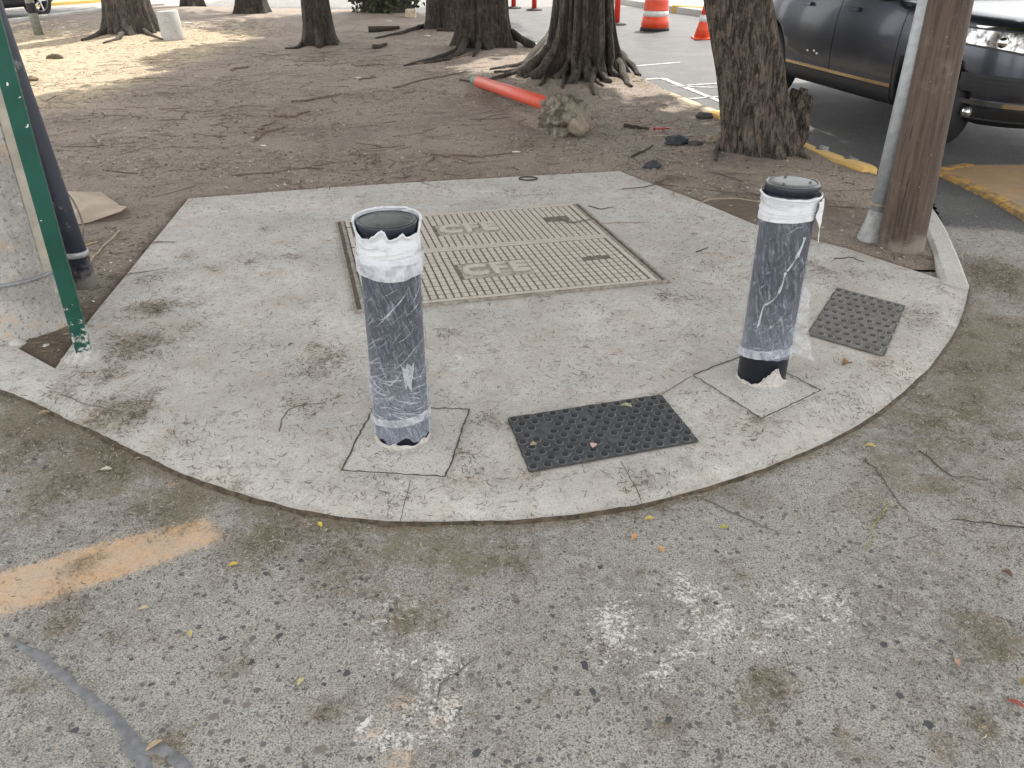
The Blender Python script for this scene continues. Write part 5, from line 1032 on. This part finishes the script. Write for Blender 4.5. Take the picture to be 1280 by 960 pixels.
def make_car(label, loc, heading, P_, trim):
    t = thing('parked_car', label, 'car', loc, heading, 'cars on the streets')
    V, Fc = loft(LV); body = mesh_obj('body', V, Fc, P_, t, True)
    cutm = bpy.data.meshes.new('cut'); bm = bmesh.new()
    for x in (1.45, -1.45):
        for s in (-1, 1): bmesh.ops.create_cone(bm, cap_ends=True, segments=40, radius1=.445, radius2=.445, depth=.62, matrix=Matrix.Translation((x, s * .90, .40)) @ Matrix.Rotation(math.pi / 2, 4, 'X'))
    bm.to_mesh(cutm); bm.free(); cutm.materials.append(BLACK); cut = bpy.data.objects.new('cut', cutm); COL.objects.link(cut); cut.parent = t
    md = body.modifiers.new('arch', 'BOOLEAN'); md.object = cut; md.operation = 'DIFFERENCE'; md.solver = 'EXACT'; md.material_mode = 'TRANSFER'
    dg = bpy.context.evaluated_depsgraph_get(); dg.update(); nm = bpy.data.meshes.new_from_object(body.evaluated_get(dg)); body.modifiers.clear(); body.data = nm; nm.name = 'body'; bpy.data.objects.remove(cut)
    V, Fc = loft(GH); mesh_obj('cabin', V, Fc, P_, t, True)
    gs = lambda u, z, o: side_pt(u, z, o, GH)
    for s in (1, -1):
        mir = (lambda f: (lambda u, z, o: Vector((f(u, z, o).x, s * f(u, z, o).y, z))))
        sp_, gp_ = mir(side_pt), mir(gs)
        fd = patch('front_door', sp_, -.08, .96, .44, 1.155, P_, t, 30, 20, .005, .02); rd = patch('rear_door', sp_, -.98, -.095, .44, 1.155, P_, t, 26, 20, .005, .02)
        patch('handle', sp_, .02, .26, 1.025, 1.055, P_, fd, 4, 2, .04, .03); patch('handle', sp_, -.86, -.62, 1.025, 1.055, P_, rd, 4, 2, .04, .03)
        patch('window', gp_, -.03, .55, lambda u: 1.19, lambda u: 1.19 + .36 * min(1, (.98 - u) / .75), GLS, t, 10, 4, .006, .02); patch('window', gp_, -.92, -.09, 1.19, 1.55, GLS, t, 10, 4, .006, .02); patch('window', gp_, -1.6, -.98, 1.21, 1.52, GLS, t, 8, 4, .006, .02)
        patch('sill_trim', sp_, -.98, .96, .425, .455, trim, t, 14, 2, .016, .02); patch('sill', sp_, -.98, .96, .285, .415, BLACK, t, 14, 3, .012, .02)
        bm = bmesh.new(); box(bm, (.82, s * 1.04, 1.21), (.13, .2, .13), bev=.03); bm_obj('mirror', bm, P_, t)
        yy = lambda a, b: (a * -s, b * -s)
        y0, y1 = yy(.925, .50); hl = patch('headlight', front_pt, y0, y1, (lambda u: .69 + .22 * abs(u)), (lambda u: .965 + .035 * (abs(u) - .5) / .43), LENS, t, 12, 4, .012, .03)
        patch('bezel', front_pt, y0 * 1.012, y1 * .97, (lambda u: .672 + .22 * abs(u)), (lambda u: .978 + .035 * (abs(u) - .5) / .43), BLACK, hl, 12, 2, .006, .02)
        for q, rr in ((.80, .045), (.65, .04)):
            bm = bmesh.new(); v = front_pt(-s * q, .915, .004); bmesh.ops.create_uvsphere(bm, u_segments=16, v_segments=8, radius=rr, matrix=Matrix.Translation(v))
            bm_obj('lamp', bm, CHR, hl, True)
        y0, y1 = yy(.90, .52); ig = patch('air_intake', front_pt, y0, y1, (lambda u: .53), (lambda u: .53 + .14 * min(1, (abs(u) - .42) / .15)), BLACK, t, 10, 4, .008, .02)
        for zz in (.565, .60, .635): patch('slat', front_pt, y0 * .985, y1 * 1.12, zz, zz + .008, TYR, ig, 8, 1, .014, .01)
        y0, y1 = yy(.93, .80); v = front_pt(-s * .84, .365, .015); bm = bmesh.new(); bmesh.ops.create_uvsphere(bm, u_segments=14, v_segments=8, radius=.045, matrix=Matrix.Translation(v)); bm_obj('fog_lamp', bm, LENS, t, True)
        rl = patch('tail_light', (lambda u, z, o: Vector((-front_pt(u, z, o).x * lev(LV, z)[1] / lev(LV, z)[0], u, z))), *yy(.93, .55), .86, .98, M('tail_red', .15, (.3, .01, .01)).m if 'tail_red' not in bpy.data.materials else bpy.data.materials['tail_red'], t, 8, 3, .01, .03)
        for x in (1.45, -1.45):
            bm = bmesh.new(); m4 = Matrix.Translation((x, s * .83, .375)) @ Matrix.Rotation(math.pi / 2, 4, 'X'); nb = bmesh.new()
            lathe(nb, [(.25, -.11), (.345, -.115), (.372, -.09), (.375, 0), (.372, .09), (.345, .115), (.25, .11)], 40, cap=False); bmesh.ops.transform(nb, matrix=m4, verts=nb.verts[:]); wh = bm_obj('wheel', nb, TYR, t, True); bm.free()
            bm = bmesh.new(); lathe(bm, [(.255, -.09), (.262, .0), (.255, .105), (.235, .107), (.225, .06), (.225, -.06)], 40, cap=False)
            for k in range(5): a = k * 1.2566; box(bm, (.135 * math.cos(a), .135 * math.sin(a), s * -.075), (.2, .055, .03), Matrix.Rotation(a, 3, 'Z'), .006)
            bmesh.ops.create_cone(bm, cap_ends=True, segments=20, radius1=.06, radius2=.05, depth=.05, matrix=Matrix.Translation((0, 0, s * -.08))); bmesh.ops.transform(bm, matrix=m4, verts=bm.verts[:]); bm_obj('rim', bm, RIM, wh)
    patch('grille', front_pt, -.46, .46, .80, .98, BLACK, t, 12, 4, .012, .03); patch('bumper_trim', front_pt, -.945, .945, .430, .468, CHR, t, 40, 2, .016, .02); patch('lower_grille', front_pt, -.45, .45, .50, .66, BLACK, t, 10, 3, .008, .02); patch('lower_bumper', front_pt, -.92, .92, .275, .40, BLACK, t, 40, 4, .010, .02)
    patch('skid_trim', front_pt, -.85, .85, .315, .328, CHR, t, 30, 1, .018, .02); patch('hood_highlight', front_pt, -.90, .90, 1.005, 1.022, CHR, t, 30, 1, .004, .02)  # upper bright strip is drawn as the highlight along the hood edge
    ws = lambda u, z, o: front_pt(u, z, o, GH); patch('windscreen', ws, -.66, .66, 1.18, 1.64, GLS, t, 14, 6, .008, .02)
    patch('rear_window', lambda u, z, o: Vector((-front_pt(u, z, o, GH).x * 0 - lev(GH, z)[1] * max(0, 1 - abs(u / lev(GH, z)[2]) ** NEXP) ** (1 / NEXP) - o, u, z)), -.6, .6, 1.23, 1.57, GLS, t, 10, 4, .008, .02)
    return t
ALPHA = R(12)
hd = Vector((math.sin(ALPHA), -math.cos(ALPHA), 0)); left_ = Vector((math.cos(ALPHA), math.sin(ALPHA), 0))
# arch rear edge surveyed on the sill of the near side
e_ = at(1099, 104, .44); org = e_ - hd * .8 + left_ * .965
car = make_car('dark grey car with bronze sill trim, passing behind the poles on the right', (org.x, org.y, 0), math.atan2(hd.y, hd.x), paint('dark_grey_paint', (.062, .067, .08), .12), BRASS)
sm = M('scuff', .7, (.5, .5, .5)).m
for q, (x, z) in enumerate(((-.55, .58), (-.42, .59), (-.36, .57))): patch('scuff', side_pt, x, x + .035, z, z + .018, sm, bpy.data.objects['front_door'] if False else car, 2, 2, .0065, .003)
ck = at(55, 21.5); h2 = Vector((.24, .97, 0)).normalized(); l2 = Vector((-h2.y, h2.x, 0))
org2 = ck - h2 * 1.45 + l2 * .93
make_car('dark blue car parked across the kerb at the far left', (org2.x, org2.y, 0), math.atan2(h2.y, h2.x), paint('dark_blue_paint', (.012, .016, .045)), BLACK)

# ------------------------------------------------------------------ fallen leaves and twigs one can point to
def leaf(label, px, py, s, col, z=None, rot=0, curl=.35, asp=.5):
    zz = z if z is not None else .003; p = at(px, py, zz); bm = bmesh.new(); n = 6; rows = []
    for i in range(n + 1):
        u = i / n; wd = s * asp * math.sin(math.pi * min(1, u * .96 + .03)) ** .8; x = (u - .5) * s * 2 * .5; rows.append([bm.verts.new((x, k * wd * .5, abs(k) * wd * curl * .6 + s * .10 * math.sin(u * 3) + .001)) for k in (-1, 0, 1)])
    for i in range(n):
        for k in range(2): bm.faces.new((rows[i][k], rows[i][k + 1], rows[i + 1][k + 1], rows[i + 1][k]))
    mname = 'leaf_' + '_'.join('%d' % (c * 100) for c in col); mt = bpy.data.materials.get(mname) or simple(mname, col, .7, var=.25, sc_=60, bump=.1); mt.name = mname
    o = tag(bm_obj('fallen_leaf', bm, mt, None, True, (p.x, p.y, zz)), label, 'leaf', 'single fallen leaves'); o.rotation_euler = (0, 0, rot); return o
SZ = SLAB_Z + .002
leaf('curled brown leaf on the slab between the right bollard and worn mat', 1058, 456, .05, (.26, .14, .06), SZ, .5, .8, .8)
leaf('pale orange leaf on the road below the dark mat, left of a pair', 793, 672, .034, (.50, .27, .12), None, 1.0)
leaf('pale orange leaf on the road below the dark mat, right of a pair', 826, 687, .034, (.52, .31, .14), None, 2.0)
leaf('yellow leaf at the foot of the slab below the dark mat', 812, 649, .034, (.50, .40, .10), None, .2)
leaf('yellow green leaf on the road below the right bollard pad', 905, 660, .034, (.36, .34, .09), None, .1)
leaf('small bright yellow leaf at the slab edge under the left bollard', 400, 656, .026, (.62, .48, .06), None, 2.2)
leaf('bright yellow leaf right of the orange road stripe', 292, 706, .028, (.62, .40, .04), None, .4)
leaf('tan leaf beside the sealed crack at the bottom left', 193, 932, .04, (.42, .31, .2), None, .8, .3, .35)
leaf('dark red leaf at the right edge of the road', 1270, 881, .045, (.28, .07, .05), None, -.7, .4, .35)
leaf('yellow leaf on the road right of the slab edge', 1088, 558, .04, (.48, .38, .12), None, -.3)
leaf('curled brown leaf on the road near the right edge', 1258, 718, .035, (.16, .08, .05), None, 2.1, .8)
leaf('pale green leaf on the back edge of the dark mat', 783, 508, .045, (.34, .36, .2), SLAB_Z + .014, -.3)
leaf('pale pink leaf scrap in the middle of the dark mat', 742, 557, .03, (.56, .38, .32), SLAB_Z + .015, 1.3, .3, .8)
leaf('tan leaf scrap on the left end of the dark mat', 667, 556, .026, (.36, .3, .2), SLAB_Z + .015, .4, .3, .8)
leaf('brown leaf on the soil edge by the left slab corner', 55, 517, .045, (.30, .22, .13), .01, .5)
leaf('pale oval leaf on the mossy road at the left', 133, 587, .04, (.50, .45, .36), None, .1, .2)
leaf('orange brown leaf under the slab edge at the left', 218, 607, .035, (.45, .24, .12), None, .6, .3, .3)
leaf('dark brown leaf scrap on the left half of the slab', 364, 431, .035, (.07, .055, .04), SZ, .8, .3, .35)
leaf('pale yellow leaf in the middle of the left road', 376, 852, .024, (.5, .45, .2), None, 1.2)
leaf('small yellow leaf on the road below the orange stripe', 238, 792, .024, (.48, .42, .14), None, 2)
leaf('tan leaf left of the yellow leaf below the stripe', 180, 761, .028, (.5, .4, .24), None, .3)
leaf('brown oval leaf at the right road edge, lower', 1277, 852, .03, (.22, .17, .07), None, 1)
leaf('red brown leaf on the road right of the white paint', 1196, 828, .026, (.42, .24, .17), None, 1.5)
def twig(label, pts, r, col, z):
    r *= .62
    bm = bmesh.new(); W = [at(*p, z) for p in pts]; P_ = []
    for i in range(len(W) - 1):
        for k in range(4): q = W[i].lerp(W[i + 1], k / 4); P_.append(q + Vector((random.uniform(-.009, .009), random.uniform(-.009, .009), r)))
    P_.append(W[-1] + Vector((0, 0, r))); tube(bm, P_, [r * (1 - .5 * i / len(P_)) for i in range(len(P_))], 6)
    return tag(bm_obj('twig', bm, simple('twig_tone', col, .9), None, True), label, 'twig', 'single twigs on the paving')
twig('thin yellow green stem lying on the road at the right', [(1110, 630), (1095, 655), (1082, 688)], .0035, (.30, .28, .09), 0)
twig('long dark twig running in from the right road edge', [(1290, 662), (1240, 656), (1192, 650)], .004, (.06, .045, .035), 0)
twig('forked brown twig trail above the yellow stem', [(1080, 572), (1105, 600), (1135, 640)], .0035, (.1, .08, .05), 0)
twig('brown twig across the upper right road', [(1150, 565), (1190, 595), (1235, 600)], .004, (.12, .09, .06), 0)
twig('thin twig on the road below the slab front', [(878, 625), (935, 650), (975, 668)], .003, (.12, .1, .07), 0)
twig('thin bent twig on the slab left of the left bollard pad', [(350, 540), (358, 512), (385, 505)], .0028, (.1, .08, .05), SLAB_Z)
twig('thin dark twig on the left slab corner', [(75, 492), (100, 505), (150, 514)], .0028, (.09, .07, .05), SLAB_Z)
twig('short dark twig behind the steel cover on the slab', [(735, 258), (752, 262), (765, 259)], .006, (.07, .055, .045), SLAB_Z)
twig('straight thin twig on the slab right of the cover', [(745, 279), (790, 279), (812, 278)], .003, (.2, .16, .12), SLAB_Z)
twig('forked dark twig on the slab beside the timber pole foot', [(1042, 324), (1062, 322), (1080, 328)], .005, (.07, .055, .045), SLAB_Z)
twig('short thick twig on the slab behind the right bollard', [(870, 315), (885, 310)], .006, (.08, .06, .05), SLAB_Z)
twig('dark crumpled stick on the back panel of the cover', [(703, 276), (715, 279), (738, 275)], .009, (.12, .1, .08), SLAB_Z + .016)
twig('dark twig on the road near the centre bottom', [(545, 868), (562, 845), (600, 822)], .003, (.12, .1, .07), 0)
